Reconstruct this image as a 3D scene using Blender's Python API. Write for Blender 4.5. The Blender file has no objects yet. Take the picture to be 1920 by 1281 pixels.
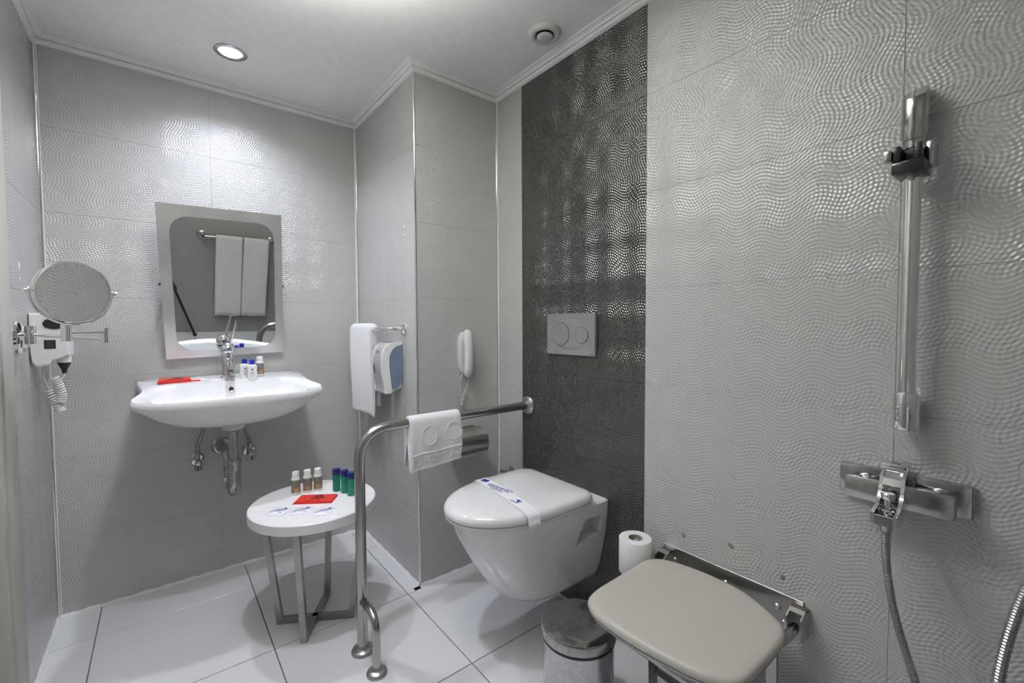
import bpy, bmesh, math, random
from mathutils import Vector, Matrix, Euler
random.seed(7)
S = bpy.context.scene
COL = S.collection
PI = math.pi

# ------------------------------------------------------------------ camera
f_px = 828.89
yaw, pitch, roll = .6717, -.0393, -.0049
Fv = Vector((math.sin(yaw)*math.cos(pitch), math.cos(yaw)*math.cos(pitch), math.sin(pitch)))
Rv = Vector((math.cos(yaw), -math.sin(yaw), 0))
Uv = Rv.cross(Fv)
R2 = Rv*math.cos(roll) + Uv*math.sin(roll)
U2 = -Rv*math.sin(roll) + Uv*math.cos(roll)
cam = bpy.data.cameras.new('camera')
cam.lens = f_px*36/1920
cam.sensor_width = 36
cam.clip_start = .01
camo = bpy.data.objects.new('camera', cam)
COL.objects.link(camo)
m = Matrix((R2, U2, -Fv)).transposed().to_4x4()
m.translation = Vector((-1.2074, -1.624, 1.0695))
camo.matrix_world = m
S.camera = camo

# ------------------------------------------------------------------ world, view
w = bpy.data.worlds.new('world'); S.world = w; w.use_nodes = True
w.node_tree.nodes['Background'].inputs[0].default_value = (.8, .85, .9, 1)
w.node_tree.nodes['Background'].inputs[1].default_value = .3
S.view_settings.view_transform = 'Standard'
S.view_settings.look = 'None'
S.view_settings.gamma = 1
S.view_settings.use_curve_mapping = False
S.view_settings.exposure = 0.08

LAMP_W = 27.0
LAMP_COL = (.80, .84, 1.0)
SPOTS = [(-.973, .352), (-.973, -.42), (-.973, -1.18)]
LAMP_GAIN = [1.25, 1.15, .14]
for (lx, ly), g in zip(SPOTS, LAMP_GAIN):
    l = bpy.data.lights.new('downlight_lamp', 'SPOT')
    l.energy = LAMP_W*g; l.color = LAMP_COL
    l.spot_size = math.radians(142); l.spot_blend = 1.0
    l.shadow_soft_size = .028
    lo = bpy.data.objects.new('downlight_lamp', l); COL.objects.link(lo)
    lo.location = (lx, ly, 2.078)

# added fill light: unseen dish above the upper edge, shining up to brighten the ceiling
FILL_XY = (-.95, -.66)
l = bpy.data.lights.new('fill_uplight', 'SPOT'); l.energy = 75; l.color = (1, .985, .94); l.shadow_soft_size = .04
l.spot_size = math.radians(168); l.spot_blend = .8
lo = bpy.data.objects.new('fill_uplight', l); COL.objects.link(lo); lo.location = (*FILL_XY, 1.90); lo.rotation_euler = (PI, 0, 0)

# ------------------------------------------------------------------ dims
H0, HC = 2.058, 2.09
XL, XC, YA, YB = -1.531, -.404, .651, -1.74

# ------------------------------------------------------------------ materials
def new_mat(name):
    m = bpy.data.materials.new(name); m.use_nodes = True
    nt = m.node_tree
    return m, nt, nt.nodes['Principled BSDF']

def mat(name, col, rough=.5, metal=0, noise=0, nscale=40, bump=0, bscale=200, spec=.5, trans=0, alpha=1, coat=0, emit=0, sheen=0):
    m, nt, b = new_mat(name)
    N, L = nt.nodes, nt.links
    b.inputs['Base Color'].default_value = (*col, 1)
    b.inputs['Roughness'].default_value = rough
    b.inputs['Metallic'].default_value = metal
    b.inputs['Specular IOR Level'].default_value = spec
    if trans: b.inputs['Transmission Weight'].default_value = trans
    if alpha < 1: b.inputs['Alpha'].default_value = alpha
    if coat:
        b.inputs['Coat Weight'].default_value = coat; b.inputs['Coat Roughness'].default_value = .05
    if sheen: b.inputs['Sheen Weight'].default_value = sheen
    if emit:
        b.inputs['Emission Color'].default_value = (*col, 1); b.inputs['Emission Strength'].default_value = emit
    geo = N.new('ShaderNodeNewGeometry')
    nz = N.new('ShaderNodeTexNoise'); nz.inputs['Scale'].default_value = nscale; nz.inputs['Detail'].default_value = 5
    L.new(geo.outputs['Position'], nz.inputs['Vector'])
    k = noise if noise else .03
    mr = N.new('ShaderNodeMapRange')
    mr.inputs[1].default_value = .3; mr.inputs[2].default_value = .7
    mr.inputs[3].default_value = 1-k; mr.inputs[4].default_value = 1+k
    L.new(nz.outputs['Fac'], mr.inputs[0])
    mx = N.new('ShaderNodeVectorMath'); mx.operation = 'SCALE'; mx.inputs[0].default_value = col
    L.new(mr.outputs[0], mx.inputs['Scale'])
    L.new(mx.outputs[0], b.inputs['Base Color'])
    if bump:
        n2 = N.new('ShaderNodeTexNoise'); n2.inputs['Scale'].default_value = bscale; n2.inputs['Detail'].default_value = 3
        L.new(geo.outputs['Position'], n2.inputs['Vector'])
        bp = N.new('ShaderNodeBump'); bp.inputs['Strength'].default_value = 1; bp.inputs['Distance'].default_value = bump
        L.new(n2.outputs['Fac'], bp.inputs['Height']); L.new(bp.outputs[0], b.inputs['Normal'])
    return m

def tile_mat(name, col, rough, metal, dist, spec=.5, noise=.02):
    """glazed tile with a relief of two crossing families of wavy lines"""
    m, nt, b = new_mat(name)
    N, L = nt.nodes, nt.links
    b.inputs['Base Color'].default_value = (*col, 1)
    b.inputs['Roughness'].default_value = rough
    b.inputs['Metallic'].default_value = metal
    b.inputs['Specular IOR Level'].default_value = spec
    geo = N.new('ShaderNodeNewGeometry')
    sp = N.new('ShaderNodeSeparateXYZ'); L.new(geo.outputs['Position'], sp.inputs[0])
    def M(op, a, bb=None, c=None):
        n = N.new('ShaderNodeMath'); n.operation = op
        for i, v in enumerate((a, bb, c)):
            if v is None: continue
            if isinstance(v, (int, float)): n.inputs[i].default_value = v
            else: L.new(v, n.inputs[i])
        return n.outputs[0]
    s = M('ADD', sp.outputs[0], sp.outputs[1]); z = sp.outputs[2]
    def wave(coord, lam, amp, ph):
        return M('MULTIPLY', M('SINE', M('MULTIPLY_ADD', coord, 2*PI/lam, ph)), amp)
    u = M('ADD', s, M('ADD', wave(z, .150, .0135, .4), wave(z, .41, .008, 1.3)))
    v = M('ADD', z, M('ADD', wave(s, .120, .0105, .9), wave(s, .37, .010, 2.1)))
    k = 2*PI/.0092
    def dwave(coord, lam, amp, ph):
        return M('MULTIPLY', M('COSINE', M('MULTIPLY_ADD', coord, 2*PI/lam, ph)), amp*2*PI/lam)
    uz = M('ADD', dwave(z, .150, .0135, .4), dwave(z, .41, .008, 1.3))
    vs = M('ADD', dwave(s, .120, .0105, .9), dwave(s, .37, .010, 2.1))
    su = M('SINE', M('MULTIPLY', u, k)); sv = M('SINE', M('MULTIPLY', v, k))
    hs = M('MULTIPLY', M('MULTIPLY_ADD', sv, vs, su), dist)      # minus the slope along the wall
    hz = M('MULTIPLY', M('MULTIPLY_ADD', su, uz, sv), dist)      # minus the slope up the wall
    ns = N.new('ShaderNodeSeparateXYZ'); L.new(geo.outputs['True Normal'], ns.inputs[0])
    cb = N.new('ShaderNodeCombineXYZ')
    L.new(M('MULTIPLY', M('ABSOLUTE', ns.outputs[1]), hs), cb.inputs[0])
    L.new(M('MULTIPLY', M('ABSOLUTE', ns.outputs[0]), hs), cb.inputs[1])
    L.new(hz, cb.inputs[2])
    ad = N.new('ShaderNodeVectorMath'); ad.operation = 'ADD'
    L.new(geo.outputs['True Normal'], ad.inputs[0]); L.new(cb.outputs[0], ad.inputs[1])
    nm = N.new('ShaderNodeVectorMath'); nm.operation = 'NORMALIZE'
    L.new(ad.outputs[0], nm.inputs[0]); L.new(nm.outputs[0], b.inputs['Normal'])
    return m

def brushed(name, col, rough, scale=(2, 2, 300), amt=.08):
    m, nt, b = new_mat(name)
    N, L = nt.nodes, nt.links
    b.inputs['Base Color'].default_value = (*col, 1); b.inputs['Metallic'].default_value = 1
    geo = N.new('ShaderNodeNewGeometry')
    mp = N.new('ShaderNodeMapping'); mp.inputs['Scale'].default_value = scale
    L.new(geo.outputs['Position'], mp.inputs[0])
    nz = N.new('ShaderNodeTexNoise'); nz.inputs['Scale'].default_value = 1; nz.inputs['Detail'].default_value = 4
    L.new(mp.outputs[0], nz.inputs['Vector'])
    mr = N.new('ShaderNodeMapRange'); mr.inputs[3].default_value = rough-amt; mr.inputs[4].default_value = rough+amt
    L.new(nz.outputs['Fac'], mr.inputs[0]); L.new(mr.outputs[0], b.inputs['Roughness'])
    n2 = N.new('ShaderNodeTexNoise'); n2.inputs['Scale'].default_value = 9; n2.inputs['Detail'].default_value = 6
    L.new(geo.outputs['Position'], n2.inputs['Vector'])
    m2 = N.new('ShaderNodeMapRange'); m2.inputs[1].default_value = .3; m2.inputs[2].default_value = .75
    m2.inputs[3].default_value = 1.08; m2.inputs[4].default_value = .8
    L.new(n2.outputs['Fac'], m2.inputs[0])
    vm = N.new('ShaderNodeVectorMath'); vm.operation = 'SCALE'; vm.inputs[0].default_value = col
    L.new(m2.outputs[0], vm.inputs['Scale']); L.new(vm.outputs[0], b.inputs['Base Color'])
    return m

M_ = {}
M_['tile'] = tile_mat('white_relief_tile', (.51, .51, .49), .18, 0, .20, .7)
M_['dark'] = tile_mat('dark_metallic_tile', (.125, .125, .115), .20, .8, .34, .7)
M_['plain'] = mat('plain_grey_tile', (.34, .34, .33), .3)
M_['grout_w'] = mat('wall_grout', (.34, .34, .33), .8)
M_['ftile'] = mat('white_floor_tile', (.74, .74, .75), .16, noise=.02, nscale=3)
M_['grout_f'] = mat('floor_grout', (.17, .165, .15), .9, noise=.2)
M_['ceil'] = mat('ceiling_paint', (.88, .88, .87), .7, bump=.0004, bscale=25)
M_['cornice'] = mat('cornice_plaster', (.86, .86, .84), .55)
M_['caulk'] = mat('white_caulk', (.78, .78, .76), .6, noise=.08, bump=.001, bscale=60)
M_['chrome'] = mat('chrome', (.82, .82, .82), .07, 1)
M_['chrome_d'] = mat('worn_chrome', (.46, .46, .455), .16, 1, noise=.15, nscale=60)
M_['steel'] = brushed('brushed_steel', (.56, .54, .52), .30)
M_['steel_t'] = mat('brushed_steel_tube', (.42, .405, .39), .25, 1)
M_['steel_d'] = brushed('dull_steel_plate', (.36, .345, .33), .36)
M_['mirror'] = mat('mirror_glass', (.80, .82, .81), .005, 1, noise=.001)
M_['ceramic'] = mat('glazed_ceramic', (.86, .86, .86), .10, coat=.5)
M_['lid'] = mat('toilet_lid_plastic', (.80, .80, .79), .13, coat=.4)
M_['plastic'] = mat('white_plastic', (.78, .78, .76), .35)
M_['plastic_g'] = mat('pale_grey_plastic', (.62, .62, .60), .4)
M_['bluegrey'] = mat('blue_grey_plastic', (.14, .19, .27), .3)
M_['black'] = mat('black_plastic', (.012, .012, .013), .35)
M_['dblack'] = mat('glossy_black', (.02, .02, .02), .12)
M_['towel'] = mat('white_terry', (.83, .83, .82), .95, noise=.05, nscale=260, bump=.003, bscale=300, sheen=.4)
M_['towel2'] = mat('white_flat_towel', (.74, .74, .72), .95, bump=.0015, bscale=350)
M_['tag'] = mat('beige_tag', (.30, .25, .17), .8, noise=.2, nscale=300)
M_['tabletop'] = mat('white_laminate', (.83, .83, .82), .28)
M_['pad'] = mat('cream_seat_pad', (.50, .48, .42), .45, noise=.03, nscale=6)
M_['beige'] = mat('beige_door_paint', (.50, .48, .43), .5, noise=.01, nscale=3)
M_['red'] = mat('red_bag_plastic', (.72, .035, .025), .3, bump=.002, bscale=30)
M_['ink'] = mat('black_ink', (.015, .015, .015), .6)
M_['ink_blue'] = mat('blue_ink', (.02, .03, .28), .5)
M_['ink_grey'] = mat('grey_ink', (.12, .12, .14), .5)
M_['paper'] = mat('tissue_paper', (.82, .82, .80), .95, bump=.0008, bscale=120)
M_['card'] = mat('roll_core_card', (.30, .27, .23), .9)
M_['brown'] = mat('brown_label', (.23, .165, .105), .5, noise=.15, nscale=90)
M_['teal'] = mat('teal_print', (.13, .20, .19), .5)
M_['orange'] = mat('orange_print', (.42, .22, .10), .5)
M_['green'] = mat('green_bottle_plastic', (.01, .26, .15), .15, trans=.25)
M_['navy'] = mat('navy_cap', (.008, .012, .13), .3)
M_['blue'] = mat('blue_cap', (.01, .02, .42), .3)
M_['film'] = mat('clear_film', (.86, .86, .90), .12, bump=.002, bscale=60)
M_['rubber'] = mat('dark_rubber', (.03, .03, .03), .7)
M_['patch'] = mat('filler_patch', (.78, .78, .76), .8)
M_['patch_d'] = mat('grey_filler', (.22, .22, .20), .9, noise=.2, nscale=300)
M_['lamp'] = mat('lamp_lens', (.95, .97, 1), .3, emit=14)
M_['pipe'] = mat('dull_chrome_pipe', (.45, .45, .45), .2, 1, noise=.1)
M_['copper'] = mat('copper_reflection', (.5, .35, .25), .15, 1)

# ------------------------------------------------------------------ mesh helpers
class B:
    """collects verts / faces in world coordinates"""
    def __init__(s): s.v = []; s.f = []
    def add(s, vs, fs):
        o = len(s.v); s.v += [Vector(v) for v in vs]; s.f += [tuple(i+o for i in f) for f in fs]; return s
    def box(s, x0, x1, y0, y1, z0, z1, bev=0, seg=2, M=None):
        bm = bmesh.new(); bmesh.ops.create_cube(bm, size=1)
        for v in bm.verts:
            v.co = Vector(((x0+x1)/2+v.co.x*(x1-x0), (y0+y1)/2+v.co.y*(y1-y0), (z0+z1)/2+v.co.z*(z1-z0)))
        if bev: bmesh.ops.bevel(bm, geom=list(bm.edges), offset=bev, segments=seg, affect='EDGES', profile=.5)
        if M: bmesh.ops.transform(bm, matrix=M, verts=bm.verts)
        s.frombm(bm); return s
    def frombm(s, bm):
        bm.verts.ensure_lookup_table()
        s.add([v.co.copy() for v in bm.verts], [[v.index for v in f.verts] for f in bm.faces]); bm.free(); return s
    def loft(s, rings, cap0=True, cap1=True, close=True):
        n = len(rings[0]); vs = [p for r in rings for p in r]; fs = []
        for i in range(len(rings)-1):
            for j in range(n if close else n-1):
                k = (j+1) % n
                fs.append((i*n+j, i*n+k, (i+1)*n+k, (i+1)*n+j))
        if cap0: fs.append(tuple(range(n-1, -1, -1)))
        if cap1: fs.append(tuple((len(rings)-1)*n+j for j in range(n)))
        return s.add(vs, fs)
    def lathe(s, prof, c=(0, 0, 0), axis=(0, 0, 1), n=32, sx=1, sy=1, cap=True):
        a = Vector(axis).normalized(); q = Vector((0, 0, 1)).rotation_difference(a); c = Vector(c)
        rings = []
        for r, h in prof:
            rings.append([c + q @ Vector((r*sx*math.cos(2*PI*j/n), r*sy*math.sin(2*PI*j/n), h)) for j in range(n)])
        return s.loft(rings, cap, cap)
    def tube(s, pts, r, n=12, cap=True, closed=False):
        pts = [Vector(p) for p in pts]; N = len(pts)
        rs = r if isinstance(r, (list, tuple)) else [r]*N
        T = []
        for i in range(N):
            a = pts[i-1] if (i > 0 or closed) else pts[i]
            b = pts[(i+1) % N] if (i < N-1 or closed) else pts[i]
            T.append((b-a).normalized())
        up = Vector((0, 0, 1)) if abs(T[0].z) < .9 else Vector((1, 0, 0))
        nrm = (up - T[0]*up.dot(T[0])).normalized()
        rings = []
        for i in range(N):
            if i: 
                q = T[i-1].rotation_difference(T[i]); nrm = (q @ nrm); nrm = (nrm - T[i]*nrm.dot(T[i])).normalized()
            bn = T[i].cross(nrm)
            rings.append([pts[i] + (nrm*math.cos(2*PI*j/n)+bn*math.sin(2*PI*j/n))*rs[i] for j in range(n)])
        if closed: rings.append(rings[0]); return s.loft(rings, False, False)
        return s.loft(rings, cap, cap)
    def bar(s, p0, p1, w, h, up=(0, 0, 1)):
        p0, p1 = Vector(p0), Vector(p1); t = (p1-p0).normalized(); u = Vector(up); u = (u-t*u.dot(t)).normalized(); a = t.cross(u)
        R = lambda p: [p+a*w/2+u*h/2, p-a*w/2+u*h/2, p-a*w/2-u*h/2, p+a*w/2-u*h/2]
        return s.loft([R(p0), R(p1)])
    def prism(s, poly, axis, a, b):
        """poly: 2D points; axis x -> (y,z), y -> (x,z), z -> (x,y)"""
        def P(p, d): return {'x': (d, p[0], p[1]), 'y': (p[0], d, p[1]), 'z': (p[0], p[1], d)}[axis]
        return s.loft([[P(p, a) for p in poly], [P(p, b) for p in poly]])

def crom(pts, k=8, closed=False):
    pts = [Vector(p) for p in pts]; n = len(pts); out = []
    rng = range(n) if closed else range(n-1)
    for i in rng:
        g = lambda j: pts[j % n] if closed else pts[max(0, min(n-1, j))]
        p0, p1, p2, p3 = g(i-1), g(i), g(i+1), g(i+2)
        for t in range(k):
            t /= k
            out.append(.5*((2*p1)+(p2-p0)*t+(2*p0-5*p1+4*p2-p3)*t*t+(3*p1-p0-3*p2+p3)*t**3))
    if not closed: out.append(pts[-1])
    return out

def fillet(pts, r, k=8):
    """polyline with rounded bends"""
    pts = [Vector(p) for p in pts]; out = [pts[0]]
    for i in range(1, len(pts)-1):
        a, b, c = pts[i-1], pts[i], pts[i+1]
        d = min(r, (a-b).length*.49, (c-b).length*.49)
        p, q = b+(a-b).normalized()*d, b+(c-b).normalized()*d
        for t in range(k+1):
            t /= k; out.append(p*(1-t)**2+b*2*t*(1-t)+q*t*t)
    out.append(pts[-1]); return out

def wloc(o):
    v = Vector((0, 0, 0))
    while o: v += Vector(o.location); o = o.parent
    return v

def obj(name, b, m, parent=None, smooth=35, flip=False):
    """links one mesh object, its origin in the middle of its bounding box"""
    me = bpy.data.meshes.new(name)
    lo = Vector([min(v[i] for v in b.v) for i in range(3)]); hi = Vector([max(v[i] for v in b.v) for i in range(3)])
    c = (lo+hi)/2
    me.from_pydata([v-c for v in b.v], [], b.f)
    bm = bmesh.new(); bm.from_mesh(me)
    bmesh.ops.remove_doubles(bm, verts=bm.verts, dist=1e-6)
    bmesh.ops.recalc_face_normals(bm, faces=bm.faces)
    bm.to_mesh(me); bm.free()
    if smooth:
        me.shade_smooth(); me.set_sharp_from_angle(angle=math.radians(smooth))
    me.materials.append(M_[m] if isinstance(m, str) else m)
    o = bpy.data.objects.new(name, me); COL.objects.link(o)
    o.location = c - wloc(parent)
    if parent: o.parent = parent
    return o

def thing(name, loc, label, cat, group=None):
    o = bpy.data.objects.new(name, None); COL.objects.link(o)
    o.empty_display_size = .05
    o.location = loc; o['label'] = label; o['category'] = cat
    if group: o['group'] = group
    return o
def tag(o, label, cat, group=None):
    o['label'] = label; o['category'] = cat
    if group: o['group'] = group
    return o
def struct(o): o['kind'] = 'structure'; return o
def part_label(o, t): o['label'] = t; return o

def copy_tree(o, parent=None):
    c = o.copy(); COL.objects.link(c)
    if parent: c.parent = parent
    for ch in list(o.children): copy_tree(ch, c)
    return c

def subsurf(o, lv=1):
    s = o.modifiers.new('subdivision', 'SUBSURF'); s.levels = lv; s.render_levels = lv; return o

def text_obj(name, body, size, M, m, parent, ext=.0002, align='CENTER'):
    cu = bpy.data.curves.new(name, 'FONT'); cu.body = body; cu.size = size; cu.extrude = ext
    cu.align_x = align; cu.align_y = 'CENTER'; cu.resolution_u = 2
    t = bpy.data.objects.new(name, cu); COL.objects.link(t)
    dg = bpy.context.evaluated_depsgraph_get()
    me = bpy.data.meshes.new_from_object(t.evaluated_get(dg))
    bpy.data.objects.remove(t)
    b = B(); b.add([M @ v.co for v in me.vertices], [tuple(p.vertices) for p in me.polygons])
    bpy.data.meshes.remove(me)
    return obj(name, b, m, parent, smooth=0)

def frame_mat(origin, xdir, ydir):
    x = Vector(xdir).normalized(); y = Vector(ydir); y = (y-x*y.dot(x)).normalized(); z = x.cross(y)
    M = Matrix((x, y, z)).transposed().to_4x4(); M.translation = Vector(origin); return M

# ------------------------------------------------------------------ walls
ZJ = [0, .275, .576, .877, 1.178, 1.479, 1.78, 2.07]
def wall(name, plane, face, sgn, cols, mats, grout='grout_w', span=None, zj=ZJ, ends=(0, 0)):
    """plane 'x' or 'y'; face = coordinate of the glazed face; sgn = direction of the solid behind it"""
    a0, a1 = cols[0]-ends[0], cols[-1]+ends[1]
    b = B()
    t0, t1 = sorted((face+sgn*.0065, face+sgn*.10))
    if plane == 'x': b.box(t0, t1, a0, a1, 0, HC)
    else: b.box(a0, a1, t0, t1, 0, HC)
    w = struct(obj(name, b, grout, None, 0))
    g, ch = .0003, .0004
    for i in range(len(cols)-1):
        for j in range(len(zj)-1):
            s0, s1, z0, z1 = cols[i]+g, cols[i+1]-g, zj[j]+g, zj[j+1]-g
            P = (lambda s, z, d: (face+sgn*d, s, z)) if plane == 'x' else (lambda s, z, d: (s, face+sgn*d, z))
            rg = []
            for d, k in ((.0064, 0), (ch, 0), (0, ch)):
                rg.append([P(s0+k, z0+k, d), P(s1-k, z0+k, d), P(s1-k, z1-k, d), P(s0+k, z1-k, d)])
            mm = mats[i] if isinstance(mats, (list, tuple)) else mats
            obj('dark_tile' if mm == 'dark' else 'wall_tile', B().loft(rg), mm, w, 0)
    return w
wr = wall('wall_right', 'x', 0, 1, [YB, -1.401, -.787, -.176, 0], ['tile', 'tile', 'dark', 'tile'], ends=(.1, .0))
wb = wall('wall_back', 'y', YA, 1, [XL, -1.022, XC], 'tile', ends=(.0, 0))
wcs = wall('wall_column_side', 'x', XC, 1, [0, .32, YA], 'tile', ends=(-.0065, 0))
wcf = wall('wall_column_front', 'y', 0, 1, [XC, 0], 'tile', ends=(-.0065, 0))
wl = wall('wall_left', 'x', XL, -1, [.15, YA], 'tile', ends=(0, .1))
wf = wall('wall_front', 'y', YB, -1, [XL, -1.19, -.58, 0], 'plain', ends=(0, 0))
# left wall behind and above the door
b = B().box(XL-.1, XL-.0065, YB, -.80, 0, HC).box(XL-.1, XL-.0065, -.80, .15, 2.0, HC)
obj('door_wall_panel', b, 'plain', wl, 0)

# floor
fl = struct(obj('floor', B().box(XL-.1, .1, YB-.1, YA+.1, -.08, -.0045), 'grout_f', None, 0))
FX = [XL, -1.4114, -.9412, -.4664, .0]; FY = [YB, -1.40, -.9405, -.4816, -.0216, .4284, YA]
for i in range(len(FX)-1):
    for j in range(len(FY)-1):
        x1 = min(FX[i+1], XC) if FY[j] > -.05 else FX[i+1]
        if x1 <= FX[i]: continue
        g, ch = .0017, .0008
        y_top = FY[j+1]
        if i == 3 and j == 3:
            obj('floor_tile_edge', B().box(XC-.03, -.001, FY[4]-g, -.0005, -.0044, 0), 'ftile', fl, 0)
        x0_, x1_, y0_, y1_ = FX[i]+g, x1-g, FY[j]+g, y_top-g
        rg = [[(x0_+k, y0_+k, z), (x1_-k, y0_+k, z), (x1_-k, y1_-k, z), (x0_+k, y1_-k, z)] for z, k in ((-.0044, 0), (-ch, 0), (0, ch))]
        obj('floor_tile', B().loft(rg), 'ftile', fl, 0)

ceil = struct(obj('ceiling', B().box(XL-.1, .1, YB-.1, YA+.1, HC, HC+.08), 'ceil', None, 0))

# cornice: a moulded profile swept along each wall with mitred ends
P = .035
prof = [(0, 0)]
for t in range(7):                       # lower bead
    a = -PI/2+PI*t/6*.8
    prof.append((.003+.010*math.cos(a), .011+.010*math.sin(a)))
prof += [(.010, .0185), (.014, .0185)]
for t in range(6):                       # cove
    a = t/5*PI/2
    prof.append((.014+.015*(1-math.cos(a)), .0185+.0085*math.sin(a)))
prof += [(.031, .0275), (.0345, .029), (P, .032), (0, .032)]
def cornice(name, p0, p1, nrm, e0, e1):
    """p0->p1 along the wall, nrm into the room; e = +1 outer corner, -1 inner corner at that end"""
    p0, p1, nrm = Vector(p0), Vector(p1), Vector(nrm); t = (p1-p0).normalized()
    R = lambda p, s: [p+nrm*o+t*(s*o)+Vector((0, 0, H0+h)) for o, h in prof]
    return struct(obj(name, B().loft([R(p0, -e0), R(p1, e1)]), 'cornice', None, 30))
cornice('trim_1', (XL, YA, 0), (XC, YA, 0), (0, -1, 0), -1, -1)
cornice('trim_2', (XC, YA, 0), (XC, 0, 0), (-1, 0, 0), -1, 1)
cornice('trim_3', (XC, 0, 0), (0, 0, 0), (0, -1, 0), 1, -1)
cornice('trim_4', (0, 0, 0), (0, YB, 0), (-1, 0, 0), -1, -1)
cornice('trim_5', (0, YB, 0), (XL, YB, 0), (0, 1, 0), -1, -1)
cornice('trim_6', (XL, YB, 0), (XL, YA, 0), (1, 0, 0), -1, -1)

# chrome corner strips
def strip(name, pts, r=.0045):
    return struct(obj(name, B().tube([(pts[0], pts[1], .005), (pts[0], pts[1], H0)], r, 10), 'chrome', None, 40))
strip('trim_7', (XL+.004, YA-.004), .0055)
strip('trim_8', (XC-.003, YA-.003), .0035)
strip('trim_9', (XC+.001, .001), .0045)
strip('trim_10', (-.003, -.003), .0035)
# white plastic edges beside the chrome strips
def edge(name, x0, x1, y0, y1): return struct(obj(name, B().box(x0, x1, y0, y1, .004, H0), 'cornice', None, 0))
edge('trim_11', XL, XL+.0115, YA-.0012, YA); edge('trim_12', XC-.012, XC, YA-.0010, YA)
edge('trim_13', -.0010, 0, -.011, 0)
# caulk beads where walls meet the floor
def bead(name, p0, p1, nrm, r=.011):
    p0, p1, nrm = Vector(p0), Vector(p1), Vector(nrm); rings = []; n = max(6, int((p1-p0).length/.02))
    for i in range(n+1):
        p = p0.lerp(p1, i/n); k = r*(1+.25*math.sin(i*1.7)+random.uniform(-.15, .15))
        rings.append([p-Vector((0, 0, .002)), p+nrm*k-Vector((0, 0, .002)), p+nrm*k*.9+Vector((0, 0, .0015)), p+nrm*k*.4+Vector((0, 0, k*.35)), p+Vector((0, 0, k*.75))])
    return struct(obj(name, B().loft(rings), 'caulk', None, 60))
bead('baseboard_back', (XL, YA, 0), (XC, YA, 0), (0, -1, 0))
bead('baseboard_column_side', (XC, YA, 0), (XC, 0, 0), (-1, 0, 0))
bead('baseboard_column_front', (XC, 0, 0), (0, 0, 0), (0, -1, 0), .009)
bead('baseboard_right', (0, 0, 0), (0, YB, 0), (-1, 0, 0), .006)
bead('baseboard_left', (XL, .16, 0), (XL, YA, 0), (1, 0, 0))

# door: casing beside the left edge of the picture, leaf behind
d1 = struct(obj('door_1', B().box(XL-.06, XL-.02, -.78, .03, .006, 1.98, .002, 1), 'beige', None, 30))
b = B().box(XL-.10, XL+.012, .045, .148, 0, 2.05, .004).box(XL-.10, XL+.006, .015, .05, 0, 2.02, .003)
b.box(XL-.10, XL+.012, -.88, -.78, 0, 2.05, .004).box(XL-.10, XL+.012, -.88, .148, 1.975, 2.05, .004)
obj('door_casing', b, 'beige', d1, 30)
b = B().lathe([(.024, 0), (.024, .006), (.009, .008), (.009, .045)], (XL-.02, -.72, 1.0), (1, 0, 0), 20).tube(fillet([(XL+.022, -.72, 1.0), (XL+.022, -.60, 1.0)], .01), .008, 10)
obj('door_handle', b, 'chrome', d1, 40)

# ------------------------------------------------------------------ downlights and vent
dl = None
labs = ['round recessed downlight with chrome ring above the washbasin, glowing white',
        'round recessed downlight in the middle of the ceiling, above the picture edge',
        'round recessed downlight in the ceiling nearest the camera']
for k, (lx, ly) in enumerate(SPOTS):
    t = thing('downlight', (lx, ly, HC), labs[k], 'ceiling light', 'recessed ceiling downlights')
    c = (lx, ly, HC)
    b = B().loft([[(lx+r*math.cos(2*PI*j/40), ly+r*math.sin(2*PI*j/40), HC+h) for j in range(40)] for r, h in ((.054, -.0002), (.054, -.003), (.049, -.006), (.040, -.005), (.037, -.001))], False, False)
    obj('ring', b, 'chrome_d', t, 40)
    b = B().lathe([(.0375, -.0012), (.034, -.003), (.0, -.0032)], c, (0, 0, 1), 32)
    obj('lens', b, 'lamp', t, 40)
t = thing('ceiling_vent', (-.118, -.455, HC), 'round off-white air valve in the ceiling with a central disc', 'vent')
cv = (-.122, -.452, HC)
b = B().lathe([(.030, 0), (.030, -.004), (.036, -.012), (.046, -.014), (.054, -.009), (.057, -.002), (.057, 0)], cv, (0, 0, 1), 48)
obj('vent_ring', b, 'plastic_g', t, 50)
b = B().lathe([(0.0001, 0), (.031, 0)], (cv[0], cv[1], HC-.0125), (0, 0, 1), 40, cap=False)
obj('vent_opening', b, 'black', t, 50)
b = B().lathe([(.0, -.0205), (.018, -.0205), (.026, -.018), (.0285, -.014), (.026, -.012), (.004, -.012), (.004, 0)], cv, (0, 0, 1), 40)
obj('vent_disc', b, 'plastic_g', t, 50)

t = thing('added_fill_dish', (*FILL_XY, HC), 'white uplighting dish added outside the picture to brighten the ceiling and room', 'ceiling light')  # invented fixture built round the fill light
obj('dish', B().loft([[(FILL_XY[0]+r*math.cos(2*PI*j/40), FILL_XY[1]+r*math.sin(2*PI*j/40), h) for j in range(40)] for r, h in ((.085, 1.892), (.075, 1.872), (.045, 1.856), (.004, 1.850), (.004, 1.854), (.043, 1.861), (.072, 1.876), (.081, 1.892), (.085, 1.892))], False, False), 'plastic', t, 40)
for q in range(3):
    a = 2*PI*q/3+.4
    obj('hanging_rod', B().tube([(FILL_XY[0]+.078*math.cos(a), FILL_XY[1]+.078*math.sin(a), 1.886), (FILL_XY[0]+.078*math.cos(a), FILL_XY[1]+.078*math.sin(a), HC)], .0015, 6), 'chrome', t)
obj('ceiling_plate', B().lathe([(.085, 0), (.085, -.006), (.08, -.008)], (*FILL_XY, HC), (0, 0, 1), 40), 'plastic', t)

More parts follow.
